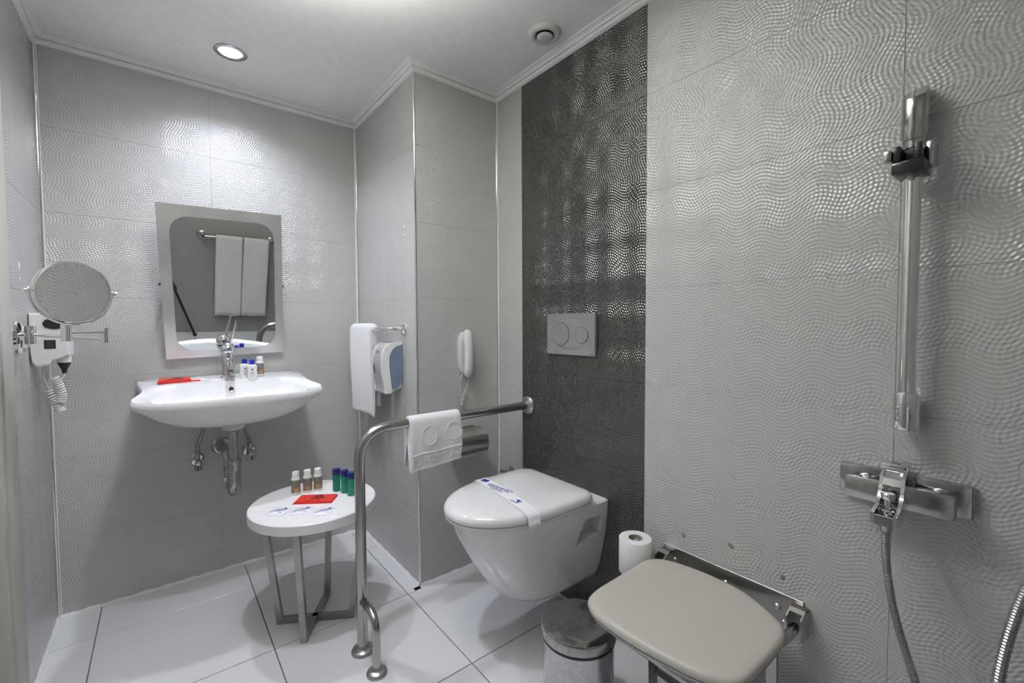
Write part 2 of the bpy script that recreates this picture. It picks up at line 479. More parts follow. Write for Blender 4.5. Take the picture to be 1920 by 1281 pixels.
# ------------------------------------------------------------------ wall mirror, tipped forward
TH = math.radians(11.75)
mo = Vector((-.981, .612, .942)); sl = .031
mx = Vector((1, 0, sl)).normalized(); my = Vector((0, -math.sin(TH), math.cos(TH))); mzv = mx.cross(my)
MM = frame_mat(mo, mx, my)            # local x right, y up the glass, z towards the room
t = thing('wall_mirror', mo, 'stainless framed wall mirror tilted forward above the washbasin', 'mirror')
W2, HH = .2115, .605
def rrect(x0, x1, y0, y1, r, k=7):
    out = []
    for cx, cy, a0 in ((x1-r, y1-r, 0), (x0+r, y1-r, PI/2), (x0+r, y0+r, PI), (x1-r, y0+r, 1.5*PI)):
        for i in range(k+1):
            a = a0+PI/2*i/k; out.append((cx+r*math.cos(a), cy+r*math.sin(a)))
    return out
inn = rrect(-W2+.037, W2-.030, .030, HH-.042, .062)
def boxproj(p):     # matching outer point on the frame rectangle
    cx, cy = 0, HH/2; dx, dy = p[0]-cx, p[1]-cy
    s = min(W2/abs(dx) if dx else 9e9, (HH/2)/abs(dy) if dy else 9e9)
    return (cx+dx*s, cy+dy*s)
out = [boxproj(p) for p in inn]
# move the outer points nearest the corners onto them
for cxy in ((W2, HH), (-W2, HH), (-W2, 0), (W2, 0)):
    i = min(range(len(out)), key=lambda i: (out[i][0]-cxy[0])**2+(out[i][1]-cxy[1])**2); out[i] = cxy
L3 = lambda pl, z: [MM @ Vector((p[0], p[1], z)) for p in pl]
b = B().loft([L3(inn, -.0015), L3(inn, .0015), L3(out, .0015), L3(out, -.016)], False, False)
M_['frame'] = brushed('satin_frame_steel', (.78, .755, .74), .42)
obj('frame', b, 'frame', t, 30)
b = B().loft([L3(inn, -.0012), L3([(p[0]*.999, p[1]) for p in inn], -.0008)], True, True)
obj('glass', b, 'mirror', t, 0)
b = B(); b.box(-W2+.004, W2-.004, .004, HH-.004, -.015, -.003, M=MM)
obj('back_panel', b, 'plastic_g', t, 0)
b = B().loft([L3([(-W2+.040, HH-.047), (-W2+.052, HH-.044), (-W2+.060, HH-.046), (-W2+.046, HH-.060), (-W2+.041, HH-.066)], z) for z in (-.0006, .0004)])
obj('corner_clip', b, 'black', t, 0)
for s in (-1, 1):
    for hgt in (.30, .05):
        p = MM @ Vector((s*(W2-.02), hgt, -.014))
        obj('wall_bracket', B().bar(p, (p.x, YA, p.z-.01), .012, .006), 'steel_d', t, 0)
    p = MM @ Vector((s*(W2+.001), .30, -.008))
    obj('pivot_pin', B().lathe([(.005, -.003), (.005, .004), (.003, .006)], p, (s, 0, 0), 12), 'black', t)

# ------------------------------------------------------------------ washbasin
BX = -.992
t = thing('washbasin', (BX, YA, .75), 'white ceramic wall-hung washbasin with flared sides under the mirror', 'sink')
# outer rim: (x offset, y, z)
half = [(0, .172, .818), (.09, .178, .816), (.17, .200, .813), (.24, .232, .812), (.288, .262, .816), (.302, .292, .822), (.294, .330, .828), (.280, .375, .834), (.276, .430, .840), (.281, .490, .844), (.288, .560, .848), (.292, .610, .851), (.284, .645, .853), (.20, .648, .855), (.10, .648, .857)]
rim = half + [(0, .648, .858)] + [(-x, y, z) for x, y, z in reversed(half[1:])]
rimc = crom([(BX+x, y, z) for x, y, z in rim], 4, True)
bowl = [(0, .205, .806), (.09, .210, .804), (.165, .228, .802), (.222, .256, .802), (.245, .290, .806), (.248, .330, .811), (.240, .372, .816), (.232, .405, .822), (.222, .432, .829), (.19, .452, .838), (.15, .462, .842), (.10, .466, .843), (.07, .468, .844), (.045, .470, .844), (.02, .470, .844)]
bowl = bowl + [(0, .470, .844)] + [(-x, y, z) for x, y, z in reversed(bowl[1:])]
bowlc = crom([(BX+x, y, z) for x, y, z in bowl], 4, True)
cc = Vector((BX, .355, 0))
def mixr(A, C_, s): return [a.lerp(c, s) for a, c in zip(A, C_)]
def shrink(R, k, z=None, dz=0, zk=1):
    o = []
    for p in R:
        q = Vector((cc.x+(p.x-cc.x)*k, cc.y+(p.y-cc.y)*k, (p.z+dz) if z is None else z)); o.append(q)
    return o
def off(R, k, dz, backfix=True):
    o = []
    for p in R:
        q = Vector((cc.x+(p.x-cc.x)*k, cc.y+(p.y-cc.y)*k if not (backfix and p.y > .6) else p.y, p.z+dz)); o.append(q)
    return o
rings = [shrink(bowlc, .10, .722), shrink(bowlc, .35, .726), shrink(bowlc, .62, .742)]
def bl(k, z, s):  # blend height
    return [Vector((p.x, p.y, z*(1-s)+q.z*s)) for p, q in zip(shrink(bowlc, k, 0), bowlc)]
rings += [bl(.82, .752, .25), bl(.93, .762, .55), bl(.98, .78, .85), off(bowlc, 1.0, .004, False)]
rings += [mixr(off(bowlc, 1.0, .007, False), off(rimc, 1, 0), .15), mixr(off(bowlc, 1, .006, False), off(rimc, 1, 0), .7), off(rimc, .985, .001), off(rimc, 1.0, -.005), off(rimc, 1.005, -.014), off(rimc, .995, -.024), off(rimc, .96, -.034)]
def under(k, z, s):
    o = []
    for p in rimc:
        yy = cc.y+(p.y-cc.y)*k if p.y < .6 else p.y
        o.append(Vector((cc.x+(p.x-cc.x)*k, yy, (p.z-.034)*s+z*(1-s))))
    return o
rings += [under(.90, .74, .72), under(.78, .715, .42), under(.60, .70, .18), under(.36, .693, .05), under(.16, .690, 0)]
b = B().loft(rings)
basin = obj('basin', b, 'ceramic', t, 60)
b = B()
b.loft([[Vector((BX+r*math.cos(2*PI*j/28), .4575+h, .817+r*math.sin(2*PI*j/28))) for j in range(28)] for r, h in ((.0125, .004), (.0125, -.004), (.011, -.0055), (.0085, -.004), (.008, .002))], False, False)
obj('overflow_ring', b, 'chrome', t, 50)
obj('overflow_hole', B().lathe([(.0085, 0), (.0085, .002)], (BX, .4575, .817), (0, 1, 0), 20), 'black', t)
obj('drain_fitting', B().lathe([(.022, .7225), (.020, .7245), (.010, .7255), (.0, .7255)], (BX, .36, 0), (0, 0, 1), 24), 'chrome', t)
b = B().lathe([(.030, .700), (.038, .694), (.040, .688), (.039, .668), (.036, .661), (.020, .660)], (BX, .42, 0), (0, 0, 1), 32)
obj('waste_collar', b, 'plastic_g', t)

# trap
t = thing('drain_trap', (BX-.004, .5, .41), 'chrome drain trap hanging below the washbasin', 'pipe')
tx, ty = BX-.002, .42
b = B().lathe([(.026, .662), (.026, .654), (.0185, .650), (.0175, .64), (.0175, .535), (.0185, .53)], (tx, ty, 0), (0, 0, 1), 28)
obj('tail_pipe', b, 'pipe', t)
b = B().lathe([(.020, .520), (.0245, .522), (.0255, .531), (.024, .539), (.019, .541)], (tx, ty, 0), (0, 0, 1), 28)
obj('slip_nut', b, 'pipe', t)
b = B().tube(crom([(tx, ty, .528), (tx, ty, .47), (tx, ty+.004, .432), (tx, ty+.03, .408), (tx-.002, ty+.06, .418), (tx-.004, ty+.072, .45), (tx-.008, ty+.075, .49)], 8), .0225, 24)
obj('trap_bend', b, 'pipe', t)
b = B().tube(fillet([(tx-.008, ty+.075, .485), (tx-.014, ty+.076, .545), (tx-.018, YA, .548)], .03), .018, 20)
obj('wall_pipe', b, 'pipe', t)
obj('wall_flange', B().lathe([(.038, 0), (.038, -.004), (.032, -.011), (.024, -.013), (.020, -.012)], (tx-.018, YA, .548), (0, 1, 0), 36), 'chrome_d', t)
obj('cleaning_plug', B().lathe([(.008, 0), (.008, .012), (.011, .013), (.011, .018), (.004, .02)], (tx-.018, ty+.01, .462), (-1, 0, 0), 14), 'pipe', t)

def angle_valve(x, z, lab, hose):
    t = thing('angle_valve', (x, YA, z), lab, 'valve', 'angle valves under the washbasin')
    obj('flange', B().lathe([(.028, 0), (.028, -.004), (.022, -.012), (.010, -.014)], (x, YA, z), (0, 1, 0), 30), 'chrome', t)
    b = B().lathe([(.010, -.01), (.010, -.052), (.012, -.054), (.012, -.066), (.006, -.068)], (x, YA, z), (0, 1, 0), 20)
    b.lathe([(.008, .0), (.008, .026), (.0105, .027), (.0105, .040)], (x, YA-.045, z), (0, 0, 1), 16)
    obj('valve_body', b, 'chrome_d', t)
    b = B(); n = 24
    rg = []
    for h, r in ((-.008, .009), (-.012, .0125), (-.034, .0135), (-.036, .010)):
        rg.append([(x+r*(1+.16*(j % 2))*math.cos(2*PI*j/n), YA-.045+r*(1+.16*(j % 2))*math.sin(2*PI*j/n), z+h) for j in range(n)])
    obj('valve_knob', b.loft(rg), 'chrome_d', t, 20)
    pts = crom([(x, YA-.045, z+.038)]+hose, 14)
    rs = [.0070+.0008*(i % 2) for i in range(len(pts))]
    h = obj('supply_hose', B().tube(pts, rs, 10), 'steel_d', t, 0)
    return t
angle_valve(-1.100, .505, 'chrome angle valve with hose, left one under the washbasin', [(-1.100, YA-.045, .57), (-1.085, YA-.055, .62), (-1.062, YA-.07, .68), (-1.045, YA-.095, .712)])
angle_valve(-.912, .512, 'chrome angle valve with hose, right one under the washbasin', [(-.916, YA-.045, .57), (-.930, YA-.055, .61), (-.945, YA-.08, .67), (-.950, YA-.09, .705)])

# tap
TX, TY, TZ = BX, .545, .853
t = thing('basin_mixer_tap', (TX, TY, TZ), 'chrome single-lever mixer tap on the washbasin', 'tap')
obj('base', B().lathe([(.0285, 0), (.0285, .004), (.024, .007), (.0225, .008)], (TX, TY, TZ), (0, 0, 1), 32), 'chrome', t)
obj('body', B().lathe([(.0225, .006), (.0225, .095), (.0215, .104), (.020, .106)], (TX, TY, TZ), (0, 0, 1), 36), 'chrome', t)
b = B()
sp = []
for s in range(13):
    u = s/12; c = Vector((TX, TY-.012-.105*u, TZ+.070-.018*u-.006*math.sin(PI*u))); wd = .019-.004*u; hh = .016-.006*u
    sp.append([c+Vector((wd*math.copysign(abs(math.cos(a))**.6, math.cos(a)), 0, hh*math.copysign(abs(math.sin(a))**.6, math.sin(a)))) for a in [2*PI*j/24 for j in range(24)]])
obj('spout', b.loft(sp), 'chrome', t, 50)
obj('aerator', B().lathe([(.011, 0), (.011, -.012), (.009, -.013)], (TX, TY-.103, TZ+.044), (0, 0, 1), 24), 'chrome_d', t)
obj('lever_head', B().lathe([(.019, .105), (.0255, .109), (.0275, .118), (.0255, .130), (.018, .141), (.008, .146), (.0, .147)], (TX, TY, TZ), (0, -.12, 1), 36), 'chrome', t)
lv = crom([(TX+.004, TY-.010, TZ+.118), (TX+.011, TY-.018, TZ+.150), (TX+.019, TY-.030, TZ+.185), (TX+.026, TY-.038, TZ+.215), (TX+.027, TY-.044, TZ+.238)], 6)
obj('lever', B().tube(lv, [.0058-.0030*i/(len(lv)-1) for i in range(len(lv))], 12), 'chrome', t)
obj('temperature_dot', B().lathe([(.003, 0), (.003, .001)], (TX+.004, TY-.0265, TZ+.117), (0, -1, 0), 12), 'red', t)

# ------------------------------------------------------------------ bottles
def lotion_bottle(x, y, z, rz, lab, cap='blue'):
    t = thing('lotion_bottle', (x, y, z), lab, 'bottle', 'small toiletry bottles on the washbasin')
    def ring(r, h, fx=1.0): return [Vector((x, y, z+h))+Matrix.Rotation(rz, 3, 'Z') @ Vector((r*fx*math.copysign(abs(math.cos(a))**.75, math.cos(a)), r*.72*math.copysign(abs(math.sin(a))**.75, math.sin(a)), 0)) for a in [2*PI*j/28 for j in range(28)]]
    b = B().loft([ring(.016, 0), ring(.0185, .003), ring(.0185, .028), ring(.0165, .036), ring(.0185, .045), ring(.018, .056), ring(.010, .061), ring(.009, .064)])
    obj('body', b, 'plastic', t, 40)
    obj('cap', B().lathe([(.0095, .063), (.0098, .064), (.0098, .080), (.009, .0815), (0, .0815)], (x, y, z), (0, 0, 1), 24), cap, t)
    fwd = Matrix.Rotation(rz, 3, 'Z') @ Vector((0, -1, 0)); rt = Matrix.Rotation(rz, 3, 'Z') @ Vector((1, 0, 0))
    bb = B()
    for w_, hz in ((.016, .028), (.010, .032), (.018, .022), (.012, .016)):
        c = Vector((x, y, z+hz))+fwd*.0138; bb.bar(c-rt*w_/2, c+rt*w_/2, .0012, .0008, up=(0, 0, 1))
    obj('printed_lines', bb, 'ink_grey', t, 0)
    c = Vector((x, y, z+.042))+fwd*.0128
    obj('printed_mark', B().lathe([(.0032, 0), (.0032, .0008)], c, fwd, 10), 'ink', t, 0)
    return t
lotion_bottle(-.938, .500, .8497, .05, 'white bottle with blue cap on the washbasin, left beside the tap')
lotion_bottle(-.914, .475, .8465, -.1, 'white bottle with blue cap on the washbasin, in front of the brown bottle')

def brown_bottle(x, y, z, lab, grp):
    t = thing('shampoo_bottle', (x, y, z), lab, 'bottle', grp)
    obj('body', B().lathe([(.0125, 0), (.0150, .002), (.0152, .006), (.0152, .056), (.0148, .060), (.0125, .0635), (.0125, .066)], (x, y, z), (0, 0, 1), 28), 'plastic', t)
    obj('label', B().lathe([(.0154, .008), (.0154, .054)], (x, y, z), (0, 0, 1), 28, cap=False), 'brown', t)
    cdir = (Vector((-1.2, -1.62, 0))-Vector((x, y, 0))).normalized(); a0 = math.atan2(cdir.y, cdir.x)
    def band(r, h0, h1, a, b_): 
        return B().loft([[(x+r*math.cos(a0+a+(b_-a)*j/8), y+r*math.sin(a0+a+(b_-a)*j/8), z+h) for j in range(9)] for h in (h0, h1)], False, False, False)
    obj('teal_print', band(.0156, .042, .052, -.9, .5), 'teal', t)
    obj('name_band', band(.0157, .031, .034, -.8, .9), 'ink_grey', t)
    obj('orange_print', band(.0156, .011, .024, -.3, .7), 'orange', t)
    obj('cap', B().lathe([(.0118, .065), (.0122, .066), (.0122, .082), (.0112, .0835), (0, .0835)], (x, y, z), (0, 0, 1), 24), 'plastic', t)
    return t
brown_bottle(-.877, .532, .8535, 'brown-labelled bottle with white cap on the washbasin', 'small toiletry bottles on the washbasin')
for (x, y), l in zip(((-.828, .155), (-.788, .150), (-.752, .145)), ('left', 'middle', 'right')):
    brown_bottle(x, y, .44, 'brown-labelled bottle with white cap on the table, %s of the three' % l, 'brown-labelled bottles on the table')
def green_bottle(x, y, z, lab):
    t = thing('shower_gel_bottle', (x, y, z), lab, 'bottle', 'green bottles on the table')
    obj('body', B().lathe([(.0115, 0), (.0135, .002), (.014, .005), (.014, .060), (.0125, .063)], (x, y, z), (0, 0, 1), 28), 'green', t)
    obj('cap', B().lathe([(.0140, .063), (.0143, .064), (.0143, .0835), (.0135, .085), (0, .085)], (x, y, z), (0, 0, 1), 28), 'navy', t)
    cdir = (Vector((-1.2, -1.62, 0))-Vector((x, y, 0))).normalized(); a0 = math.atan2(cdir.y, cdir.x)-.3
    b = B()
    for h0, h1, a, c in ((.044, .050, -.25, .15), (.039, .041, -.3, .3), (.030, .032, -.3, .2), (.022, .0235, -.35, .3), (.012, .0135, -.3, .1)):
        b.loft([[(x+.0142*math.cos(a0+a+(c-a)*j/4), y+.0142*math.sin(a0+a+(c-a)*j/4), z+h) for j in range(5)] for h in (h0, h1)], False, False, False)
    obj('printed_lines', b, 'ink_blue', t)
    return t
green_bottle(-.700, .090, .44, 'green bottle with navy cap on the table, left of the three')
green_bottle(-.681, .052, .44, 'green bottle with navy cap on the table, middle of the three')
green_bottle(-.671, .010, .44, 'green bottle with navy cap on the table, right of the three')

# ------------------------------------------------------------------ red bags with warning sign
def biohazard(name, M, s, parent):
    b = B()
    def arc(cx, cy, r, a0, a1, w_, n=16):
        rg = [[M @ Vector((cx+rr*math.cos(a0+(a1-a0)*j/n), cy+rr*math.sin(a0+(a1-a0)*j/n), 0)) for j in range(n+1)] for rr in (r-w_/2, r+w_/2)]
        b.loft(rg, False, False, False)
    for k in range(3):
        a = PI/2+k*2*PI/3
        arc(.42*s*math.cos(a), .42*s*math.sin(a), .42*s, a-2.4+0, a+2.4, .13*s) if False else arc(.42*s*math.cos(a), .42*s*math.sin(a), .40*s, a+PI+.55-2*PI, a+PI-.55, .11*s)
    arc(0, 0, .46*s, 0, 2*PI, .08*s, 30); arc(0, 0, .13*s, 0, 2*PI, .07*s, 16)
    return obj(name, b, 'ink', parent, 0)
def red_bag(c, ax, ay, L, W_, lab, thick=.008, tail=False):
    t = thing('folded_red_bag', c, lab, 'bag', 'folded red waste bags')
    c = Vector(c); M = frame_mat(c, ax, ay)
    b = B()
    for k in range(4):
        z0 = thick*k/4; sh = .002*k
        b.box(-L/2+sh, L/2-sh*.4, -W_/2+sh*.6, W_/2-sh*.3, z0, z0+thick/4*.9, .0008, 2, M)
    obj('bag_folds', b, 'red', t, 40)
    if tail:
        b = B().box(L/2-.01, L/2+.030, -W_/2+.004, -W_/2+.014, .001, .005, .001, 2, M)
        obj('bag_corner', b, 'red', t, 40)
    T = Matrix.Translation((0.008, .004, thick+.0006))
    biohazard('warning_symbol', M @ T, W_*.40, t)
    text_obj('bag_text', 'TIBBİ ATIK', W_*.16, M @ Matrix.Translation((-.002, -W_*.37, thick+.0006)), 'ink', t)
    return t
red_bag((-.787, .045, .4401), (.146, -.100, 0), (.06, .075, 0), .135, .070, 'folded red bag with black warning sign on the white table')
red_bag((-1.170, .535, .853), (1, -.03, 0.0), (0, 1, .06), .105, .070, 'folded red bag with black warning sign on the washbasin', .010, True)

def sachet(c, ax, ay, L, W_, lab, name='soap_sachet', prints=True, grp='sachets on the table'):
    t = thing(name, c, lab, 'sachet', grp)
    M = frame_mat(c, ax, ay); nx, ny = 12, 9; b = B()
    vs = []; fs = []
    for lay in (1, 0):
        for i in range(nx+1):
            for j in range(ny+1):
                u, v = i/nx, j/ny
                puff = (math.sin(PI*min(1, max(0, (u-.08)/.84)))*math.sin(PI*min(1, max(0, (v-.08)/.84))))**.6 if 0 < u < 1 and 0 < v < 1 else 0
                z = (.0004+.0042*puff+.0007*math.sin(u*17+v*9)*puff) if lay else 0
                vs.append(M @ Vector(((u-.5)*L, (v-.5)*W_, z)))
    n = (nx+1)*(ny+1)
    for lay in (0, 1):
        for i in range(nx):
            for j in range(ny):
                a = lay*n+i*(ny+1)+j; q = (a, a+1, a+ny+2, a+ny+1); fs.append(q)
    b.add(vs, fs)
    obj('packet', b, 'film', t, 60)
    if prints:
        obj('printed_mark', B().add([M @ Vector(p) for p in ((.010, .014, .0042), (.022, .013, .0042), (.021, .020, .0042), (.012, .021, .0042))], [(0, 1, 2, 3)]), 'ink_blue', t, 0)
        bb = B()
        for y_, x0, x1 in ((.006, -.006, .024), (-.001, -.014, .018), (-.008, -.020, .012), (-.015, -.024, -.012), (-.017, .012, .022)):
            bb.add([M @ Vector(p) for p in ((x0, y_-.001, .0052), (x1, y_-.001, .0052), (x1, y_+.001, .0052), (x0, y_+.001, .0052))], [(0, 1, 2, 3)])
        obj('printed_lines', bb, 'ink_blue', t, 0)
    return t
for (c, l) in (((-.912, .022, .4402), 'left'), ((-.850, -.022, .4402), 'middle'), ((-.793, -.075, .4402), 'right')):
    sachet(c, (.84, -.54, 0) if l != 'left' else (.7, -.7, 0), (.54, .84, 0) if l != 'left' else (.7, .7, 0), .064, .062, 'small white sachet with blue print on the table, %s of the three' % l)
sachet((-1.088, .555, .8525), (1, .1, 0), (0, 1, .04), .075, .055, 'clear plastic sachet beside the red bag on the washbasin', 'clear_sachet', False, 'clear sachets on the washbasin')
sachet((-1.042, .505, .8500), (1, -.2, 0), (.2, 1, .04), .060, .050, 'clear plastic sachet on the washbasin, beside the tap', 'clear_sachet', False, 'clear sachets on the washbasin')

# ------------------------------------------------------------------ side table
TC = Vector((-.79, .05, 0)); TR = .21
t = thing('side_table', TC, 'round white side table with crossed steel legs in front of the washbasin', 'table')
b = B().lathe([(TR-.003, .405), (TR, .408), (TR, .437), (TR-.003, .44)], TC, (0, 0, 1), 96)
obj('tabletop', b, 'tabletop', t, 40)
for d, nm in (((-.108, .056), 0), ((-.064, -.099), 1), ((.069, .113), 2), ((.102, -.07), 3)):
    d = Vector((*d, 0)); lo = Vector((TC.x, .054, 0))+d; hi = Vector((TC.x, .054, .405))+d*1.42
    side = Vector((-d.y, d.x, 0)).normalized(); n_ = d.normalized()
    rg = [[p+side*.010+n_*.010, p-side*.010+n_*.010, p-side*.010-n_*.010, p+side*.010-n_*.010] for p in (lo, hi)]
    obj('leg', B().loft(rg), 'steel_d', t, 0)
for a, c in (((-.108, .056), (.102, -.07)), ((-.064, -.099), (.069, .113))):
    b = B().bar((TC.x+a[0], .054+a[1], .0105), (TC.x+c[0], .054+c[1], .0105), .0195, .0195)
    obj('foot_bar', b, 'steel_d', t, 0)
obj('top_plate', B().box(TC.x-.10, TC.x+.10, .054-.07, .054+.07, .400, .405), 'steel_d', t, 0)

# ------------------------------------------------------------------ grab rail from wall to floor
GX, GY, GZ = -.717, -.213, .728
t = thing('grab_rail', (GX, GY, 0), 'brushed steel grab rail running from the dark wall down to the floor', 'grab rail')
path = fillet([(0, GY, GZ), (GX, GY, GZ), (GX, GY, 0)], .105, 14)
obj('rail_tube', B().tube(path, .0168, 24), 'steel_t', t)
obj('wall_flange', B().lathe([(.037, 0), (.037, .006), (.031, .012), (.018, .016), (.018, .02)], (0, GY, GZ), (-1, 0, 0), 40), 'steel', t)
path = fillet([(GX, GY, .175), (GX, GY-.12, .175), (GX, GY-.12, 0)], .085, 14)
path[0] = Vector((GX, GY-.008, .172))
obj('brace_tube', B().tube(path, .0125, 20), 'steel_t', t)
for yy, r in ((GY, .0175), (GY-.12, .0125)):
    obj('floor_flange', B().lathe([(r+.018, 0), (r+.019, .004), (r+.017, .009), (r+.012, .013), (r+.004, .015), (r+.001, .019)], (GX, yy, 0), (0, 0, 1), 40), 'steel', t)

# ------------------------------------------------------------------ towels
def drape(bar_c, axis, half, r, front, back, thick, wob=.004, seed=1, flare=0, nu=26, skew=0, bskew=0, bulge=0):
    """a cloth over a bar. bar_c centre on the bar, axis unit along it, front = drop on the 'out' side.
       returns shell grid B and a function giving the front outer surface"""
    ax = Vector(axis).normalized(); out_ = ax.cross(Vector((0, 0, 1))).normalized(); c = Vector(bar_c)
    rnd = random.Random(seed); ph = [rnd.uniform(0, 6.28) for _ in range(6)]
    R = r+.001
    sect = []
    nf = 14
    for i in range(nf+1): sect.append(('f', 1-i/nf))
    for i in range(1, 8): sect.append(('a', i/8))
    for i in range(nf+1): sect.append(('b', i/nf))
    def pos(k, s, u, o):
        """o: offset outward from bar side; u -1..1"""
        rr = R+o
        if k == 'f' or k == 'b':
            sg = 1 if k == 'f' else -1; D = front if k == 'f' else back; sk = skew if k == 'f' else bskew
            w_ = wob*s*(math.sin(3.1*u+ph[0]+sg)+.6*math.sin(7.3*u+ph[1]+s*1.5)) + bulge*math.sin(PI*s)*sg
            drop = D*s*(1+sk*u)+.003*s*math.sin(5*u+ph[2])
            return c+ax*(u*half*(1+flare*s)+.002*math.sin(s*6+ph[3])*s)+out_*(sg*(rr-.25*r*s)+w_)+Vector((0, 0, -drop))
        a = s*PI
        return c+ax*(u*half)+out_*(rr*math.cos(a))+Vector((0, 0, rr*math.sin(a)))
    b = B(); nr = len(sect)
    us = [-1+2*j/nu for j in range(nu+1)]
    # closed loop cross-section: outer path then inner path back
    rings = []
    for u in us:
        o = thick*(1 if abs(u) < .97 else .6)
        ring = [pos(k, s, u, o) for k, s in sect]
        inner = [pos(k, s, u, .0) for k, s in reversed(sect)]
        rings.append(ring+inner)
    b.loft(rings)
    return b, (lambda u, s, e=.0: pos('f', s, u, thick+e))

# hand towel on the rail beside the basin
TRX = -.475; TRZ = 1.052
t = thing('towel_rail', (XC, .34, TRZ), 'short chrome towel rail on the column side', 'rail')
b = B().tube(fillet([(XC, .115, TRZ), (TRX, .118, TRZ), (TRX, .57, TRZ), (XC, .573, TRZ)], .03), .0085, 16)
obj('rail', b, 'chrome', t)
for yy in (.115, .573):
    obj('flange', B().lathe([(.026, 0), (.026, .005), (.021, .010), (.010, .012)], (XC, yy, TRZ), (-1, 0, 0), 32), 'chrome', t)
b, fr = drape((TRX, .395, TRZ), (0, -1, 0), .120, .010, .385, .345, .014, .009, 3, .10, skew=.02, bulge=.004)
tw = thing('hand_towel', (TRX, .395, TRZ), 'white hand towel hanging from the chrome rail beside the soap dispenser', 'towel')
subsurf(obj('cloth', b, 'towel', tw, 180))
p = fr(.22, 1.0); M = frame_mat(p+Vector((-.003, 0, .004)), (0, -1, 0), (0, 0, 1))
obj('care_tag', B().box(-.018, .018, -.020, .006, -.001, .001, .0004, 1, M), 'tag', tw, 0)

# small towel on the grab rail
b, fr = drape((-.447, GY, GZ), (1, 0, 0), .103, .0185, .165, .145, .007, .005, 9, .02, nu=40, skew=-.04, bskew=-.1, bulge=.006)
tw = thing('face_towel', (-.447, GY, GZ), 'small white face towel with woven key pattern draped over the grab rail', 'towel')
subsurf(obj('cloth', b, 'towel', tw, 180))
mb = B()
def ribbon(uvs, wr=.0029):
    pts = [fr(u, s, .0004) for u, s in uvs]
    mb.tube(pts, wr, 6)
key = [(0, 0), (0, 1), (.75, 1), (.75, .3), (.35, .3), (.35, .62)]
n = 5; s0, s1 = .70, .88
cellw = 1.84/n
chain = []
for k in range(n):
    u0 = -.92+k*cellw
    for a, c in ((0, 0), (0, 1), (.80, 1), (.80, .25), (.45, .25), (.45, .62), (.25, .62)): pass
    seq = [(0, 1), (0, 0), (.72, 0), (.72, .68), (.34, .68), (.34, .36)]
    ribbon([(u0+a*cellw, s1-(s1-s0)*(1-c)) for a, c in seq])
ribbon([(-.96+1.92*i/24, .95) for i in range(25)]); ribbon([(-.96+1.92*i/24, .64) for i in range(25)])
obj('woven_border', mb, 'towel', tw, 60)
mb = B()
for cu in (-.30, .62):
    ribbon([(cu+.28*math.cos(a), .28+.20*math.sin(a)) for a in [2*PI*j/28 for j in range(29)]], .0020)
    ribbon([(cu+.36*math.cos(a), .28+.255*math.sin(a)) for a in [PI*j/20 for j in range(21)]], .0016)
obj('woven_circles', mb, 'towel', tw, 60)

# ------------------------------------------------------------------ soap dispenser on the column side
t = thing('soap_dispenser', (XC, .165, .88), 'white wall soap dispenser with blue-grey tank beside the towel', 'soap dispenser')
y0, y1 = .133, .240
pf = [(-.002, .998), (-.030, .999), (-.055, .993), (-.078, .976), (-.090, .945), (-.094, .90), (-.092, .865), (-.086, .830), (-.082, .805), (-.085, .788), (-.080, .782), (-.052, .782), (-.050, .80), (-.055, .84), (-.060, .90), (-.058, .94), (-.045, .965), (-.025, .980), (-.002, .984)]
pf = [(XC+a, c) for a, c in pf]
b = B()
def xr(poly, y, k=1.0):
    cx = sum(p[0] for p in poly)/len(poly); cz = sum(p[1] for p in poly)/len(poly)
    return [(cx+(p[0]-cx)*k, y, cz+(p[1]-cz)*k) for p in poly]
full = pf[:12]+[(XC-.045, .785), (XC-.002, .80)]
b.loft([xr(full, y0+.006, .95), xr(full, y0+.010, 1), xr(full, y1-.010, 1), xr(full, y1-.004, .97)])
obj('back_shell', b, 'plastic', t, 40)
b = B().loft([[(p[0], yy, p[1]) for p in pf] for yy in (y0, y1)])
obj('front_cover', b, 'plastic', t, 40)
tank = [(XC-.003, .980), (XC-.025, .976), (XC-.043, .962), (XC-.055, .938), (XC-.058, .90), (XC-.053, .84), (XC-.049, .80), (XC-.030, .795), (XC-.010, .818), (XC-.003, .84)]
b = B().loft([[(p[0], yy, p[1]) for p in tank] for yy in (y0+.001, y1-.001)])
obj('tank', b, 'bluegrey', t, 30)
b = B().lathe([(.0001, .0), (.014, 0)], (XC-.0945, (y0+y1)/2+.028, .885), (-1, 0, 0), 28, sx=1.5, sy=.55, cap=False)
obj('level_window', b, 'ink_grey', t, 0)
M = frame_mat((XC-.0885, (y0+y1)/2, .957), (0, -1, 0), (.25, 0, 1))
text_obj('logo', 'Vialli', .020, M, 'ink_grey', t)

